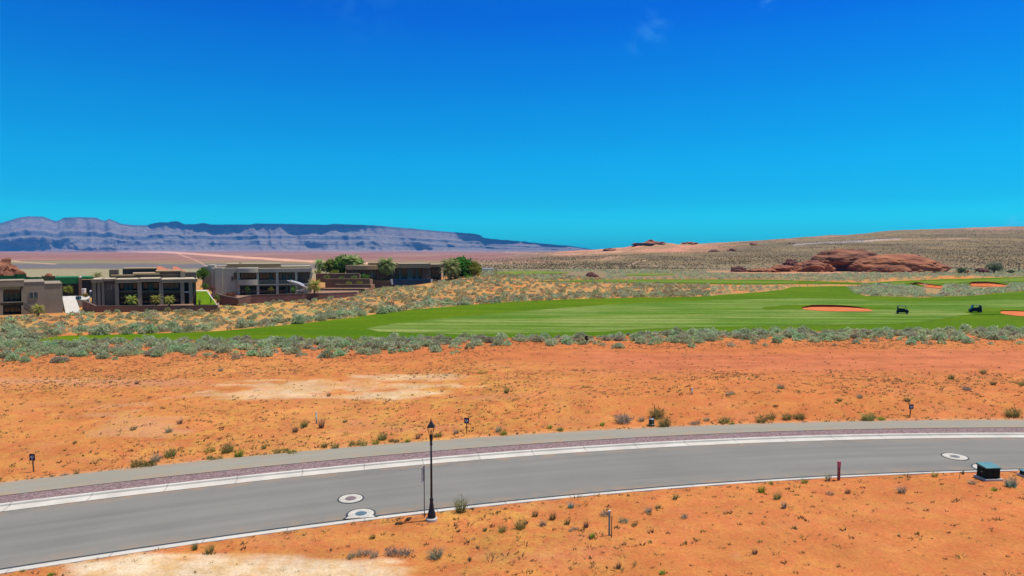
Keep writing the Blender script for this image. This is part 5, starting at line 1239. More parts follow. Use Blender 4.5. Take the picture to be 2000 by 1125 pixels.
# terraces (made ground) and the walls that hold them
def pad(pts, ztop, m='terrace_dirt', name='terrace'):
    o = Geo().prism(pts, -1.0, ztop).build(name, m); tag(o, kind='structure'); return o
M['terrace_dirt'] = mat('terrace_dirt', (0.26, 0.15, 0.09), (0.20, 0.11, 0.07), 0.8, 1.0, 0.4, 5)
def wallrun(label, pts, m, thick=0.3, name='retaining_wall', capm='stucco_dark', ret=False):
    """pts: (px, top py, base py): the wall stands where its base meets the ground"""
    P = []
    for q in pts:
        if len(q) == 4: d = q[3]
        else: d = G1(q[0], q[2])[1]
        a = W(q[0], q[1], d); P.append((a[0], d, a[2], float(height(a[0], d)) - 0.4))
    t = thing(name, label, 'wall', (P[0][0], P[0][1], P[0][3]))
    g = Geo(t.location); c = Geo(t.location)
    for (x0, y0, t0, b0), (x1, y1, t1, b1) in zip(P[:-1], P[1:]):
        n = Vector((-(y1 - y0), x1 - x0)).normalized() * thick; e = Vector((x1 - x0, y1 - y0)).normalized() * 0.02
        g.add([(x0, y0, b0), (x1, y1, b1), (x1 + n.x, y1 + n.y, b1), (x0 + n.x, y0 + n.y, b0), (x0, y0, t0), (x1, y1, t1), (x1 + n.x, y1 + n.y, t1), (x0 + n.x, y0 + n.y, t0)],
              [(0, 3, 2, 1), (4, 5, 6, 7), (0, 1, 5, 4), (1, 2, 6, 5), (2, 3, 7, 6), (3, 0, 4, 7)])
        m_ = n * 0.15
        c.add([(x0 - m_.x, y0 - m_.y, t0 + .002), (x1 - m_.x, y1 - m_.y, t1 + .002), (x1 + n.x + m_.x, y1 + n.y + m_.y, t1 + .002), (x0 + n.x + m_.x, y0 + n.y + m_.y, t0 + .002), (x0 - m_.x, y0 - m_.y, t0 + .09), (x1 - m_.x, y1 - m_.y, t1 + .09), (x1 + n.x + m_.x, y1 + n.y + m_.y, t1 + .09), (x0 + n.x + m_.x, y0 + n.y + m_.y, t0 + .09)],
              [(0, 3, 2, 1), (4, 5, 6, 7), (0, 1, 5, 4), (1, 2, 6, 5), (2, 3, 7, 6), (3, 0, 4, 7)])
    g.build('wall', m, t); c.build('coping', capm, t)
    return [(p[0], p[1]) for p in P]
wb = wallrun('brown block yard wall stepping down at its left end below the dark house', [(160.5, 587.5, 612, 121), (172, 592, 612, 119.3), (186, 598, 611, 118.6), (215, 598, 608, 119.2), (300, 597.6, 603, 120.0), (425, 597, 600, 120.6)], 'wallbrown')
pad([(W(162, 600, 120)[0], 121.4), (W(188, 600, 120)[0], 119.2), (W(300, 600, 120)[0], 120.5), (W(424, 600, 120)[0], 121.1), (W(424, 600, 133)[0], 134), (W(162, 600, 133)[0], 134)], 0.75)
wc_ = wallrun('maroon block wall turning a corner below the pale grey house', [(424, 574, 597, 134), (432, 577, 596, 133), (465, 583.3, 596, 131.5), (490, 577.3, 590, 135.5), (520, 576, 586, 137.5), (590, 574, 580, 142), (640, 573, 577.5, 147), (697, 571, 573.5, 155)], 'maroon')
pad([(W(426, 600, 135)[0], 135), (W(465, 600, 132)[0], 132.2), (W(490, 600, 136)[0], 136.1), (W(590, 600, 142)[0], 142.6), (W(696, 600, 155)[0], 155.8), (W(700, 600, 166)[0], 168), (W(420, 600, 166)[0], 168)], 1.25)
def terrace_wall(label, x0, y0, x1, y1, d, depth, b=0.0, m='stucco_brown'):
    a = W(x0, y1, d); c = W(x1, y0, d); t = thing('retaining_wall', label, 'wall', (a[0], d, a[2] - 1.0)); n = 12; w = c[0] - a[0]
    pts = [(a[0] + w * i / n, d - b * math.sin(math.pi * i / n)) for i in range(n + 1)]
    Geo(t.location).prism(pts + [(c[0], d + 0.4), (a[0], d + 0.4)], a[2] - 1.2, c[2]).build('wall', m, t)
    Geo(t.location).prism([(p[0], p[1] - 0.06) for p in pts] + [(c[0], d + 0.5), (a[0], d + 0.5)], c[2] + 0.002, c[2] + 0.13).build('coping', 'stucco_tan', t)
    Geo(t.location).box(a[0] + 0.05, d + 0.41, a[2] - 1.2, c[0] - 0.05, d + depth, c[2] - 0.15).build('planting_bed', 'terrace_dirt', t)
terrace_wall('highest curved brown terrace wall under the trees left of the knoll house', 617, 534.8, 702, 543, 183, 5.5, 0.8)
terrace_wall('middle straight brown terrace wall left of the knoll house', 635, 545.4, 722, 556, 178.5, 4.4)
terrace_wall('lower brown terrace wall running toward the knoll slope', 655, 556, 724, 567, 173, 5.4)
terrace_wall('lowest long brown terrace wall behind the slide garden', 618, 564.5, 712, 574, 165, 7.8, 0, 'stucco_dark')
terrace_wall('brown deck wall left of the blue pool on the knoll', 700, 549.4, 766, 560, 184.2, 6)
terrace_wall('dark deck wall right of the blue pool below the big palm', 842.6, 547.6, 886, 557, 184.6, 7)
terrace_wall('short beige curved wall end at the right of the knoll garden', 886.4, 541.5, 908, 551, 188, 3, 0.7, 'stucco_tan')
a = W(767, 555, 184); b = W(841, 545.4, 184)
t = thing('swimming_pool', 'raised blue walled swimming pool in front of the knoll house', 'swimming pool', (a[0], 184, a[2]))
g = Geo(t.location); g.box(a[0], 184, a[2] - 1, b[0], 184.3, b[2]); g.box(a[0], 188, a[2] - 1, b[0], 188.3, b[2]); g.build('pool_wall', 'pool', t)
Geo(t.location).box(a[0], 184.31, a[2] - 1, b[0], 187.99, b[2] - 0.05).build('pool_water', 'water', t)
for x0, x1, s in ((763.5, 766.8, 1), (841.2, 844, -1)):
    p = W(x0, 555.5, 183.7); q = W(x1, 545.2, 183.7); g = Geo(t.location); k = 0.12 * s
    g.add([(p[0] + k, 183.7, p[2]), (q[0] + k, 183.7, p[2]), (q[0] + k, 183.98, p[2]), (p[0] + k, 183.98, p[2]), (p[0] - k, 183.7, q[2]), (q[0] - k, 183.7, q[2]), (q[0] - k, 183.98, q[2]), (p[0] - k, 183.98, q[2])],
          [(0, 3, 2, 1), (4, 5, 6, 7), (0, 1, 5, 4), (1, 2, 6, 5), (2, 3, 7, 6), (3, 0, 4, 7)]); g.build('end_wall', 'whitepaint', t)
# the slide
pts = [W(*p) for p in ((564.5, 549.6, 149.0), (570, 551, 148.4), (578, 553, 147.8), (586, 555.8, 147.2), (593, 560, 146.9), (597, 564, 147.2), (595.5, 566.6, 147.9), (590, 568.2, 148.4), (580, 569.6, 148.6))]
t = thing('water_slide', 'curving white water slide descending to the garden of the grey house', 'slide', (pts[-1][0], pts[-1][1], 1.25))
def smoothpts(p, n):
    out = []
    for i in range(len(p) - 1):
        p0, p1, p2, p3 = [np.array(p[min(max(j, 0), len(p) - 1)]) for j in (i - 1, i, i + 1, i + 2)]
        for k in range(n):
            s = k / n; out.append(tuple(0.5 * ((2 * p1) + (-p0 + p2) * s + (2 * p0 - 5 * p1 + 4 * p2 - p3) * s * s + (-p0 + 3 * p1 - 3 * p2 + p3) * s ** 3)))
    return out + [tuple(p[-1])]
sp = smoothpts(pts, 5); g = Geo(t.location); rings = []
for i, p in enumerate(sp):
    q0, q1 = np.array(sp[max(i - 1, 0)]), np.array(sp[min(i + 1, len(sp) - 1)]); tg = q1 - q0; tg /= np.linalg.norm(tg); sd_ = np.cross(tg, (0, 0, 1)); sd_ /= np.linalg.norm(sd_)
    rings.append([tuple(np.array(p) + sd_ * 0.42 * math.cos(a) + np.array((0, 0, 0.36)) * (math.sin(a) + 0.6)) for a in np.linspace(math.pi, 2 * math.pi, 7)])
m_ = 7; g.add([v for r in rings for v in r], [(i * m_ + k, i * m_ + k + 1, (i + 1) * m_ + k + 1, (i + 1) * m_ + k) for i in range(len(rings) - 1) for k in range(m_ - 1)]); g.build('chute', 'whitepaint', t)
for e in (0, -1): Geo(t.location).tube([r[e] for r in rings], 0.09, 6).build('rail', 'whitepaint', t)
for k in (3, 14, 24):
    p = sp[k]; Geo(t.location).cyl((p[0], p[1], 1.0), (p[0], p[1], p[2] - 0.1), 0.08, n=8).build('support', 'galv', t)

# driveway, lawn, carport and screens
def sloped(name, m, near, far, skirt=-0.6):
    (a, b), (c, e) = near, far; v = [W(*a), W(*b), W(*e), W(*c)]
    o = Geo().add(v + [(p[0], p[1], skirt) for p in v], [(0, 1, 2, 3), (0, 4, 5, 1), (1, 5, 6, 2), (2, 6, 7, 3), (3, 7, 4, 0)]).build(name, m); tag(o, kind='structure'); return o
sloped('driveway', 'concrete', ((128.5, 612.5, 117.2), (158.5, 612, 117.2)), ((122.6, 585.2, 129), (149, 585.2, 129)))
sloped('driveway_apron', 'concrete', ((119, 585.3, 129.1), (172, 585.3, 129.1)), ((118, 578, 140), (176, 578, 140)))
sloped('lawn', 'lawn', ((383.5, 594.8, 121.8), (423, 594.8, 121.8)), ((383.5, 568.5, 133), (405, 568.5, 133)))
sloped('garden_path', 'concrete', ((421.5, 595.2, 121.7), (424.5, 595.2, 121.7)), ((404, 568.3, 133), (406, 568.3, 133)))
sloped('garden_path', 'concrete', ((383, 568.6, 133.02), (406, 568.6, 133.02)), ((383, 566.4, 134.5), (404, 566.4, 134.5)))
def screen(label, x0, y0, x1, d, m):
    a = W(x0, y0, d); b = W(x1, y0, d); t = thing('privacy_screen', label, 'screen', (a[0], d, float(height(a[0], d))), 0, 'green privacy screens behind the left house')
    w = b[0] - a[0]; n = max(6, int(w / 0.35)); h = a[2] - t.location.z; v = []; f = []
    for i in range(n + 1):
        for s in (0, 1): v.append((w * i / n, 0.05 * math.sin(i * 2.1), h * s + (0.0 if not s else 0.03 * math.sin(i * 1.3))))
    for i in range(n): f.append((2 * i, 2 * i + 2, 2 * i + 3, 2 * i + 1))
    nv = len(v); v += [(x, y + 0.03, z) for x, y, z in v]; f += [tuple(nv + i for i in reversed(q)) for q in f]
    f += [(2 * i + 1, 2 * i + 3, nv + 2 * i + 3, nv + 2 * i + 1) for i in range(n)]
    Geo().add(v, f).build('fabric', m, t)
    for x in (-0.06, w + 0.06): Geo().cyl((x, 0.06, -0.2), (x, 0.06, h + 0.12), 0.06, n=8).build('post', 'darkstake', t)
screen('green fabric screen panel at the left picture edge, below the red rock', -40, 538, 27, 150, 'screen')
screen('tallest green fabric screen panel, second from the left picture edge', 28.5, 535.5, 50, 150.3, 'screen')
screen('low green fabric screen panel between the tallest and the brownish panel', 51.5, 541, 80.5, 150.6, 'screen')
screen('brownish faded screen panel among the green ones', 83, 539.5, 106.5, 150.2, 'screen_brown')
FRAME[0] = math.atan((145 - 1000) / F)
t = fthing('carport', 'dark open carport with bright green roof edge between the two left houses', 'carport', W(108, 590, 148))
pbx(t, 'roof', 'screen', [(108, 541.3, 154, 554.5, 148, 9), (160, 541, 183, 545.6, 148.2, 9)])
pbx(t, 'shade_back_wall', 'dark', [(106, 546, 186, 592, 157.2, 0.4)]); pbx(t, 'column', 'stucco_brown', [(154.6, 543, 159.6, 590, 147.8, 0.6), (108, 554.6, 111, 590, 148.1, 0.4)])  # near-black wall colour paints in the deep shade under the roof
p = W(157.2, 541.2, 148.1); Geo(org(t)).lathe([(0.02, -0.2), (0.17, -0.1), (0.2, 0.0), (0.15, 0.13), (0.03, 0.18)], p, 10).build('globe_light', 'whitepaint', t, smooth=True)
FRAME[0] = 0.0
def bin_(label, px, top, base, w, d, m, lm, cat='bin', name='waste_bin'):
    a = W(px, base, d); b = W(px, top, d); r = w / F * d / 2; hh = b[2] - a[2]
    t = thing(name, label, cat, a); Geo().box(-r * .85, -r * .85, -0.4, r * .85, r * .85, hh * 0.86, -0.06).build('body', m, t); Geo().box(-r, -r, hh * 0.865, r, r, hh, 0.05).build('lid', lm, t)
bin_('white box standing under the carport right of the brown column', 163.8, 563.5, 571, 6, 146.5, 'whitepaint', 'whitepaint', 'box', 'storage_box')
bin_('blue wheeled bin at the head of the white driveway', 153.5, 578.5, 588, 7, 129.5, 'bluebin', 'glass_teal')
p = W(178.5, 575, 143); t = thing('water_tank', 'small round white and blue tank beside the dark house', 'tank', p)
Geo().lathe([(0.36, -0.6), (0.36, 0.5), (0.3, 0.6)], n=16).build('body', 'bluebin', t, smooth=True); Geo().lathe([(0.37, 0.5), (0.36, 0.72), (0.2, 0.85), (0.05, 0.88)], n=16).build('cap', 'whitepaint', t, smooth=True)
p = W(112, 543, 158); t = thing('satellite_dish', 'small white dish above the green screens', 'dish', (p[0], 158, p[2]))
Geo().cyl((0, 0, -1.2), (0, 0, 0.5), 0.05, n=6).build('mast', 'galv', t); Geo().lathe([(0.02, 0.0), (0.2, 0.05), (0.38, 0.16), (0.40, 0.16), (0.2, 0.03)], (0, 0, 0.5), 14).build('dish', 'whitepaint', t)

# far white farm building, two vehicles on the graded track
a = W(938, 528.2, 372); t = thing('farm_building', 'tiny long white farm building far behind the knoll trees', 'building', (a[0], 372, a[2]))
pbx(t, 'wall', 'whitepaint', [(939, 525.4, 962, 529, 372, 6)]); wedge(t, 'roof', 'galv', 938, 963, 525.4, 523.6, 371.6, 7, (0.02, 0.98)); pbx(t, 'shed', 'stucco_dark', [(963.5, 526.4, 971, 529, 373, 4)])
def truck(px, py, d, label, rz):
    z = float(height(W(px, py, d)[0], d)); t = thing('parked_truck', label, 'truck', (W(px, py, d)[0], d, z), rz)
    g = Geo(); g.box(-2.6, -1, 0.5, 2.6, 1, 1.15, 0.05); g.build('body', 'cart_body', t, bevel=0.08)
    Geo().box(-1.3, -0.9, 1.15, 1.1, 0.9, 1.95, 0.22).build('cab', 'glass', t)
    for x in (-1.7, 1.7):
        for y in (-0.95, 0.95): Geo().cyl((x, y - 0.12, 0.38), (x, y + 0.12, 0.38), 0.38, n=12).build('wheel', 'tyre', t)
truck(1542, 479, 1100, 'dark parked truck on the far graded track, left one', 0.2); truck(1550.5, 478.6, 1120, 'dark parked truck on the far graded track, right one', -0.3)

# ------------------------------------------------------------------ golf carts
def golf_cart(px, py, rz, label):
    x, y, z = G1(px, py); t = thing('golf_cart', label, 'golf cart', (x, y, z + 0.08), rz, 'golf carts on the main fairway')
    g = Geo(); g.prism([(-1.15, 0), (-1.1, 0.5), (-0.55, 0.62), (-0.45, 0.32), (0.45, 0.30), (0.62, 0.72), (0.85, 0.78), (1.2, 0.55), (1.25, 0.1)], -0.58, 0.58)
    g.v = [(a, c, b + 0.28) for a, b, c in g.v]; g.build('body', 'cart_body', t, bevel=0.03)
    Geo().box(-0.98, -0.56, 0.70, -0.74, 0.56, 1.30).box(-0.62, 0.55, 0.5, 0.5, 0.6, 1.25).box(-0.62, -0.6, 0.5, 0.5, -0.55, 1.25).box(-0.99, -0.58, 1.28, -0.90, 0.58, 1.74).build('side_panel', 'cart_body', t)
    g = Geo(); g.box(-0.62, -0.54, 0.82, -0.02, 0.54, 0.95); g.box(-0.72, -0.54, 0.95, -0.56, 0.54, 1.38); g.build('seat', 'seat', t, bevel=0.03)
    Geo().box(-0.95, -0.62, 1.86, 0.72, 0.62, 1.93, 0.03).build('roof', 'cart_body', t, bevel=0.02)
    for sx in (-1, 1):
        for a, b in (((-0.85, 0.52 * sx, 0.9), (-0.82, 0.54 * sx, 1.87)), ((0.78, 0.52 * sx, 1.02), (0.55, 0.54 * sx, 1.87))): Geo().cyl(a, b, 0.04, n=6).build('roof_post', 'cart_body', t)
    Geo().add([(0.79, -0.5, 1.04), (0.79, 0.5, 1.04), (0.57, 0.52, 1.84), (0.57, -0.52, 1.84), (0.805, -0.5, 1.04), (0.805, 0.5, 1.04), (0.585, 0.52, 1.84), (0.585, -0.52, 1.84)],
              [(0, 3, 2, 1), (4, 5, 6, 7), (0, 1, 5, 4), (1, 2, 6, 5), (2, 3, 7, 6), (3, 0, 4, 7)]).build('windscreen', 'glass', t)
    Geo().cyl((0.55, -0.25, 1.0), (0.3, -0.25, 1.2), 0.025, n=6).cyl((0.30, -0.25, 1.19), (0.28, -0.25, 1.21), 0.17, n=14).build('steering_wheel', 'tyre', t)
    for sx in (-0.85, 0.85):
        for sy in (-0.5, 0.5):
            w = Geo().cyl((sx, sy - 0.1, 0.23), (sx, sy + 0.1, 0.23), 0.23, n=16).build('wheel', 'tyre', t); s = 1 if sy > 0 else -1
            Geo().cyl((sx, sy + 0.085 * s, 0.23), (sx, sy + 0.11 * s, 0.23), 0.12, n=12).build('rim', 'cart_grey', w)
    for sy in (-0.36, 0.36): Geo().cyl((1.2, sy, 0.72), (1.235, sy, 0.71), 0.07, n=10).build('headlight', 'clear', t)
    t.scale = (0.78, 0.8, 0.70); return t
def bag(t, sy, m):
    o = Geo().lathe([(0.11, 0.0), (0.13, 0.3), (0.12, 0.75), (0.14, 0.8), (0.13, 0.88)], n=12)
    g = o.build('golf_bag', m, None); g.scale = (0.75, 0.75, 0.75); c, s = math.cos(t.rotation_euler.z), math.sin(t.rotation_euler.z)
    g.location = (t.location.x + c * -0.86 - s * sy, t.location.y + s * -0.86 + c * sy, t.location.z + 0.48); return g
c1 = golf_cart(1762, 613.5, R(-28), 'dark golf cart between the red bunker and the other cart, nose to the right')
c2 = golf_cart(1905, 611.5, R(164), 'dark golf cart nearest the right edge, pale bag on its back')
b2 = bag(c2, 0.2, 'whitepaint'); tag(b2, 'white golf bag on the back of the cart nearest the right edge', 'golf bag')

# ------------------------------------------------------------------ trees and palms
def frond(rng, az, L_, droop, up, w, cols, fan=False):
    n = 9; vs, fs, cs = [], [], []
    ca, sa = math.cos(az), math.sin(az); x = 0; z = 0; ang = up; mid = []
    for i in range(n + 1):
        mid.append((x, z)); x += L_ / n * math.cos(ang); z += L_ / n * math.sin(ang); ang -= droop / n * (0.6 + 0.8 * i / n)
    if not fan:
        for i in range(1, n):
            q = i / n; ll = w * math.sin(math.pi * (0.15 + 0.8 * q)) * (0.9 + 0.2 * rng.random())
            for s in (-1, 1):
                x0, z0 = mid[i]; x1, z1 = mid[i + 1]; ex, ez = x1 + 0.25 * ll, z1 - 0.35 * ll
                vs += [(x0, 0, z0), (x1, 0, z1), (ex, s * ll, ez)]
    else:
        k = 11; x0, z0 = mid[4]
        for i in range(k):
            a = (i / (k - 1) - 0.5) * 3.6; l2 = L_ * 0.62 * (0.8 + 0.2 * math.cos(a)); dx, dy = math.cos(a) * l2, math.sin(a) * l2; p = 0.13 * l2
            dz = -abs(a) * 0.12 * l2 - 0.25 * l2 * droop * 0.4
            vs += [(x0 - p * math.sin(a), p * math.cos(a), z0), (x0 + p * math.sin(a), -p * math.cos(a), z0), (x0 + dx, dy, z0 + dz)]
        vs += [(0, 0.03, 0), (0, -0.03, 0), (x0, 0, z0)]
    v = np.array(vs); v = np.stack([v[:, 0] * ca - v[:, 1] * sa, v[:, 0] * sa + v[:, 1] * ca, v[:, 2]], 1); f = np.arange(len(v)).reshape(-1, 3)
    c = np.array(cols[int(rng.integers(len(cols)))]) * (0.8 + 0.4 * rng.random()); return v, f, np.tile(c, (len(v), 1))
PALMC = [(0.30, 0.33, 0.06), (0.38, 0.37, 0.07), (0.22, 0.28, 0.055)]; FANC = [(0.25, 0.32, 0.10), (0.34, 0.39, 0.16), (0.19, 0.26, 0.075)]
def palm(px, crown_y, base_y, r_px, d, label, fan=False, n=30, cols=None, skirt=False, group=None):
    a = W(px, base_y, d); b = W(px, crown_y, d); gz = min(a[2], a[2]); hh = b[2] - gz; L_ = r_px / F * d * 1.15; rng = np.random.default_rng(int(px * 7 + d))
    t = thing('palm_tree', label, 'palm tree', (a[0], d, gz), 0, group); r = 0.16 if hh < 2.5 else 0.24
    g = Geo(); nn = max(3, int(hh / 0.35)); prof = [(r * 1.25, -0.5)]
    for i in range(nn): prof += [(r * (1.05 - 0.15 * i / nn), hh * i / nn), (r * (1.18 - 0.15 * i / nn), hh * (i + 0.85) / nn)]
    g.lathe(prof, n=10).build('trunk', 'bark', t)
    ps = []
    for i in range(n):
        q = i / n; up = 1.4 - (2.3 if fan else 1.9) * q; ps.append(frond(rng, i * 2.399 + rng.random() * 0.3, L_ * (0.8 + 0.3 * rng.random()), 1.2 + 0.7 * rng.random(), up, L_ * (0.30 if fan else 0.24), cols or (FANC if fan else PALMC), False))
    if skirt:
        for i in range(26): ps.append(frond(rng, i * 2.399, L_ * 0.75, 0.6, -0.9 - 0.5 * rng.random(), L_ * 0.2, [(0.16, 0.11, 0.05), (0.12, 0.08, 0.04)], fan))
    v, f, c = cat3(ps); link('crown', trimesh('crown', v, f, c), 'leaf', t, (0, 0, hh))
G3 = 'small garden palms along the dark house'
palm(257, 585.5, 599, 13, 120.9, 'small yellow green palm, leftmost of three before the dark house', group=G3, n=26)
palm(305, 584.5, 599, 12.5, 121.0, 'small yellow green palm, middle of three before the dark house', group=G3, n=26)
palm(330.5, 585, 599, 12, 120.8, 'small yellow green palm, rightmost of three before the dark house', group=G3, n=26)
palm(75, 604, 614, 15, 112.2, 'small yellow green palm under the single window of the left house', n=26)
palm(191, 539, 560, 12, 140, 'palm top showing above the left roof corner of the dark house', n=24, cols=[(0.24, 0.24, 0.07), (0.18, 0.2, 0.06)])
palm(614, 558, 574, 17, 144.5, 'bushy palm right of the white slide', n=34)
palm(624, 514, 545, 13, 188, 'slender fan palm left of the green trees by the grey house', True, 30)
palm(688, 510, 542, 20, 190, 'fan palm rising behind the green trees left of the knoll house', True, 40)
palm(754, 517, 547, 20, 186, 'big fan palm in front of the middle of the knoll house', True, 54, skirt=False)
palm(880, 521, 549, 23, 186.5, 'big drooping palm at the right end of the knoll house', True, 56)
def tree(px, top, base, r_px, d, label, c_, t_, name='broadleaf_tree', cat='tree', n=1100, trunk=True, width=0.5, blobs=8, squash=1.0, core=0.45):
    a = W(px, base, d); b = W(px, top, d); hh = b[2] - a[2]; r = r_px / F * d; rng = np.random.default_rng(int(px * 3 + d)); t = thing(name, label, cat, a)
    th = hh * (0.13 if trunk else 0.03); ps = []; ch = hh - th; tops = []
    for k in range(blobs):
        an = k * 2.399 + rng.random(); q = 0.52 * math.sqrt((k + 0.3) / blobs); br = r * (0.42 + 0.16 * rng.random()); bh = min(br * 1.1, ch * 0.42)
        zc = th + bh * 0.8 + max(0.0, ch - 1.85 * bh) * (1 - (q / 0.55) ** 2 * (0.4 + 0.6 * rng.random())); bx, by = r * q * math.cos(an), r * q * math.sin(an) * 0.9
        m_ = n // blobs; dv = rng.normal(size=(m_, 3)); dv /= np.linalg.norm(dv, axis=1)[:, None]
        lm = 1 + 0.3 * fbm(dv[:, 0] * 2 + k, dv[:, 1] * 2, dv[:, 2] * 2, k, 2); rad = (core + (1 - core) * rng.random(m_) ** 0.5) * lm
        ce = dv * rad[:, None] * np.array([br, br, bh]) + np.array([bx, by, zc]); L_ = r * (0.10 + 0.08 * rng.random(m_))
        d1 = dv + 0.8 * rng.normal(size=(m_, 3)); d1 /= np.linalg.norm(d1, axis=1)[:, None]; d2 = np.cross(d1, rng.normal(size=(m_, 3))); d2 /= np.linalg.norm(d2, axis=1)[:, None]
        v = np.stack([ce - d1 * L_[:, None] * .6 - d2 * (L_ * width)[:, None], ce - d1 * L_[:, None] * .6 + d2 * (L_ * width)[:, None], ce + d1 * L_[:, None]], 1).reshape(-1, 3)
        kk = (0.85 + 0.3 * rng.random()) * (0.85 + 0.3 * rng.random(m_)); c = np.stack([np.outer(kk, c_), np.outer(kk, c_), np.outer(kk, t_)], 1).reshape(-1, 3)
        ps.append((v, np.arange(3 * m_).reshape(m_, 3), c)); tops.append((bx, by, zc))
    v, f, c = cat3(ps); v[:, 2] = np.maximum(v[:, 2], 0.05)
    g = Geo(); rt = max(0.07, r * 0.07); g.cyl((0, 0, -0.5), (0.05 * r, 0, th), rt * 1.3, rt, 8)
    for p in tops: g.cyl((0.05 * r, 0, th * 0.95), p, rt * 0.6, rt * 0.2, 6)
    g.build('trunk', 'bark', t); link('crown', trimesh('crown', v, f, c), 'leaf', t)
GD = ((0.08, 0.17, 0.02), (0.14, 0.26, 0.035)); GM = ((0.12, 0.20, 0.035), (0.20, 0.31, 0.06)); GO = ((0.17, 0.20, 0.025), (0.29, 0.31, 0.055))
tree(646, 504, 545, 22, 189.5, 'round green tree just right of the slender fan palm', *GM); tree(669, 498, 545, 27, 191, 'tallest green tree in the clump left of the knoll house', *GM, n=1100); tree(702, 502, 540, 16, 200, 'green tree behind the left roof of the knoll house', *GM)
tree(901, 502, 549, 31, 192, 'large dark green tree behind the big palm at the knoll house', *GD, n=1800, blobs=8); tree(926, 510, 547, 19, 190, 'olive green upright tree rightmost on the knoll', *GO, n=900)
tree(916, 535, 547, 9, 187, 'bright green rounded shrub below the rightmost knoll tree', (0.10, 0.19, 0.015), (0.17, 0.28, 0.03), 'garden_shrub', 'shrub', 300, False)
tree(396, 522, 553, 15, 146, 'dark green round tree at the left end of the grey house', *GD, n=900, width=0.4)
tree(134, 556, 577, 11, 140, 'olive green bush under the green edged carport', *GO, name='garden_shrub', cat='shrub', n=500, trunk=False)
tree(167, 571, 585, 8, 136, 'yellowish bush beside the white box by the dark house', (0.20, 0.17, 0.03), (0.30, 0.25, 0.05), 'garden_shrub', 'shrub', 260, False)
tree(483, 557, 577, 6.5, 147.5, 'slim bright green shrub before the left bay of the grey house', (0.10, 0.17, 0.02), (0.17, 0.26, 0.04), 'garden_shrub', 'shrub', 300, False)
tree(530, 559, 577, 6.5, 147.8, 'thin olive shrub before the middle bay of the grey house', *GO, name='garden_shrub', cat='shrub', n=180, trunk=True)
tree(574, 558, 577, 8, 147, 'leafy green shrub left of the white slide', *GM, name='garden_shrub', cat='shrub', n=320, trunk=False)
tree(424, 546, 566, 9, 149.4, 'pale green feathery shrub against the left wall of the grey house', (0.14, 0.16, 0.05), (0.22, 0.24, 0.09), 'garden_shrub', 'shrub', 300, False)
tree(400, 552, 566, 10, 143, 'low dark green shrub above the top of the lawn', *GD, name='garden_shrub', cat='shrub', n=260, trunk=False)
tree(414, 558, 572, 9, 140, 'low reddish brown shrub right above the lawn', (0.15, 0.07, 0.04), (0.22, 0.12, 0.07), 'garden_shrub', 'shrub', 220, False)
tree(424, 574, 592, 8, 131, 'green shrub at the right edge of the lawn', *GM, name='garden_shrub', cat='shrub', n=260, trunk=False)
tree(390, 582, 598, 6, 121.5, 'yellowish green shrub at the left foot of the lawn', (0.18, 0.18, 0.03), (0.26, 0.25, 0.05), 'garden_shrub', 'shrub', 220, False)
tree(412, 577, 597, 3.5, 122.6, 'slim young tree growing on the lawn', *GM, name='garden_shrub', cat='shrub', n=120, trunk=True)
tree(449, 571, 584, 18, 135.5, 'reddish flowering shrubs on the corner of the maroon wall', (0.16, 0.06, 0.035), (0.26, 0.12, 0.05), 'garden_shrub', 'shrub', 420, False, blobs=8)
tree(701, 548, 557, 8, 174.5, 'yellow green round shrub on the lower terrace wall', (0.15, 0.17, 0.02), (0.23, 0.25, 0.04), 'garden_shrub', 'shrub', 260, False)
tree(711, 533, 547, 11, 185.5, 'spreading green shrub before the curved window of the knoll house', *GM, name='garden_shrub', cat='shrub', n=320, trunk=False)
TN = ['leftmost', 'second', 'third', 'fourth', 'fifth', 'sixth', 'seventh', 'eighth', 'ninth']
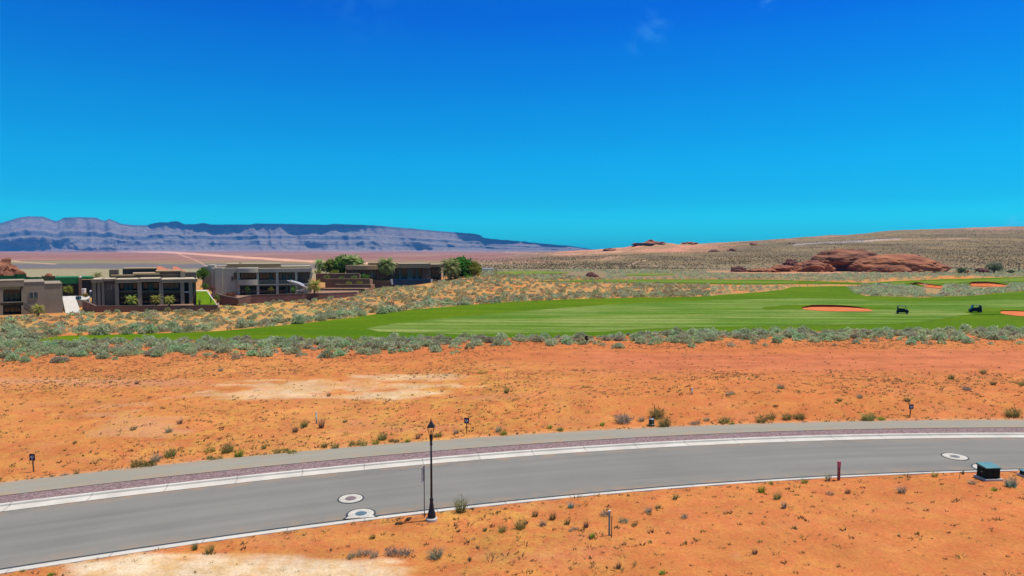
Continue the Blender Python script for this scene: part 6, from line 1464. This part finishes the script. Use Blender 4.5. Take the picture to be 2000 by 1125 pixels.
for k, (px_, top_, base_, r_, d_) in enumerate([(622, 526, 535.3, 9, 185.5), (639, 537, 545.8, 8, 180), (655, 527, 535.3, 10, 186), (668, 539, 545.8, 7, 180.5), (682, 549, 556.4, 8, 175), (692, 538, 545.8, 8, 180.6), (706, 540, 549, 8, 185.6), (729, 543, 549.6, 8, 185.5), (747, 543.5, 549.6, 7, 185.8)]):
    tree(px_, top_, base_, r_, d_, ('leftmost' if k == 0 else TN[k] + ' from the left') + ' of the low green shrubs on the terraces by the knoll house', *(GM if k % 2 else GO), name='garden_shrub', cat='shrub', n=260, trunk=False, blobs=5)
tree(660, 553, 566, 5, 174, 'pale thin shrub on the terrace between two brown walls', (0.22, 0.22, 0.18), (0.3, 0.3, 0.25), 'garden_shrub', 'shrub', 120, True)
tree(1941, 512.5, 533, 17, 325, 'feathery grey green tree standing on the scrub at far right', (0.14, 0.17, 0.085), (0.22, 0.25, 0.14), n=900, width=0.3)
tree(1877, 522, 535, 10.5, 322, 'round dark green bush left of the feathery tree at far right', (0.075, 0.10, 0.035), (0.12, 0.15, 0.06), 'garden_shrub', 'shrub', 420, False)
tree(1974, 527, 534, 9, 322, 'low dark green bush right of the feathery tree at far right', (0.065, 0.09, 0.035), (0.10, 0.13, 0.055), 'garden_shrub', 'shrub', 260, False)
for px_, py_, r_, lb in ((1190, 522, 4, 'tiny dark bush far left of the tiny post on the flat'), (1403, 526.5, 4, 'tiny dark bush left of the low rock slab on the flat')):
    tree(px_, py_ - 4, py_ + 1, r_, 400, lb, (0.06, 0.075, 0.035), (0.09, 0.11, 0.05), 'garden_shrub', 'shrub', 80, False)

# ------------------------------------------------------------------ the air
hz = Geo().box(-17000, -300, -40, 17000, 15600, 600).build('haze', None); tag(hz, 'thin blue desert haze', 'haze', None, 'stuff')
hm = bpy.data.materials.new('haze'); hm.use_nodes = True; ht = hm.node_tree; ht.nodes.remove(ht.nodes['Principled BSDF'])
pv = ht.nodes.new('ShaderNodeVolumePrincipled'); pv.inputs['Color'].default_value = (0.09, 0.43, 1.0, 1); pv.inputs['Density'].default_value = 4.6e-5; pv.inputs['Anisotropy'].default_value = 0.0
ht.links.new(pv.outputs[0], ht.nodes['Material Output'].inputs['Volume']); hz.data.materials.append(hm)
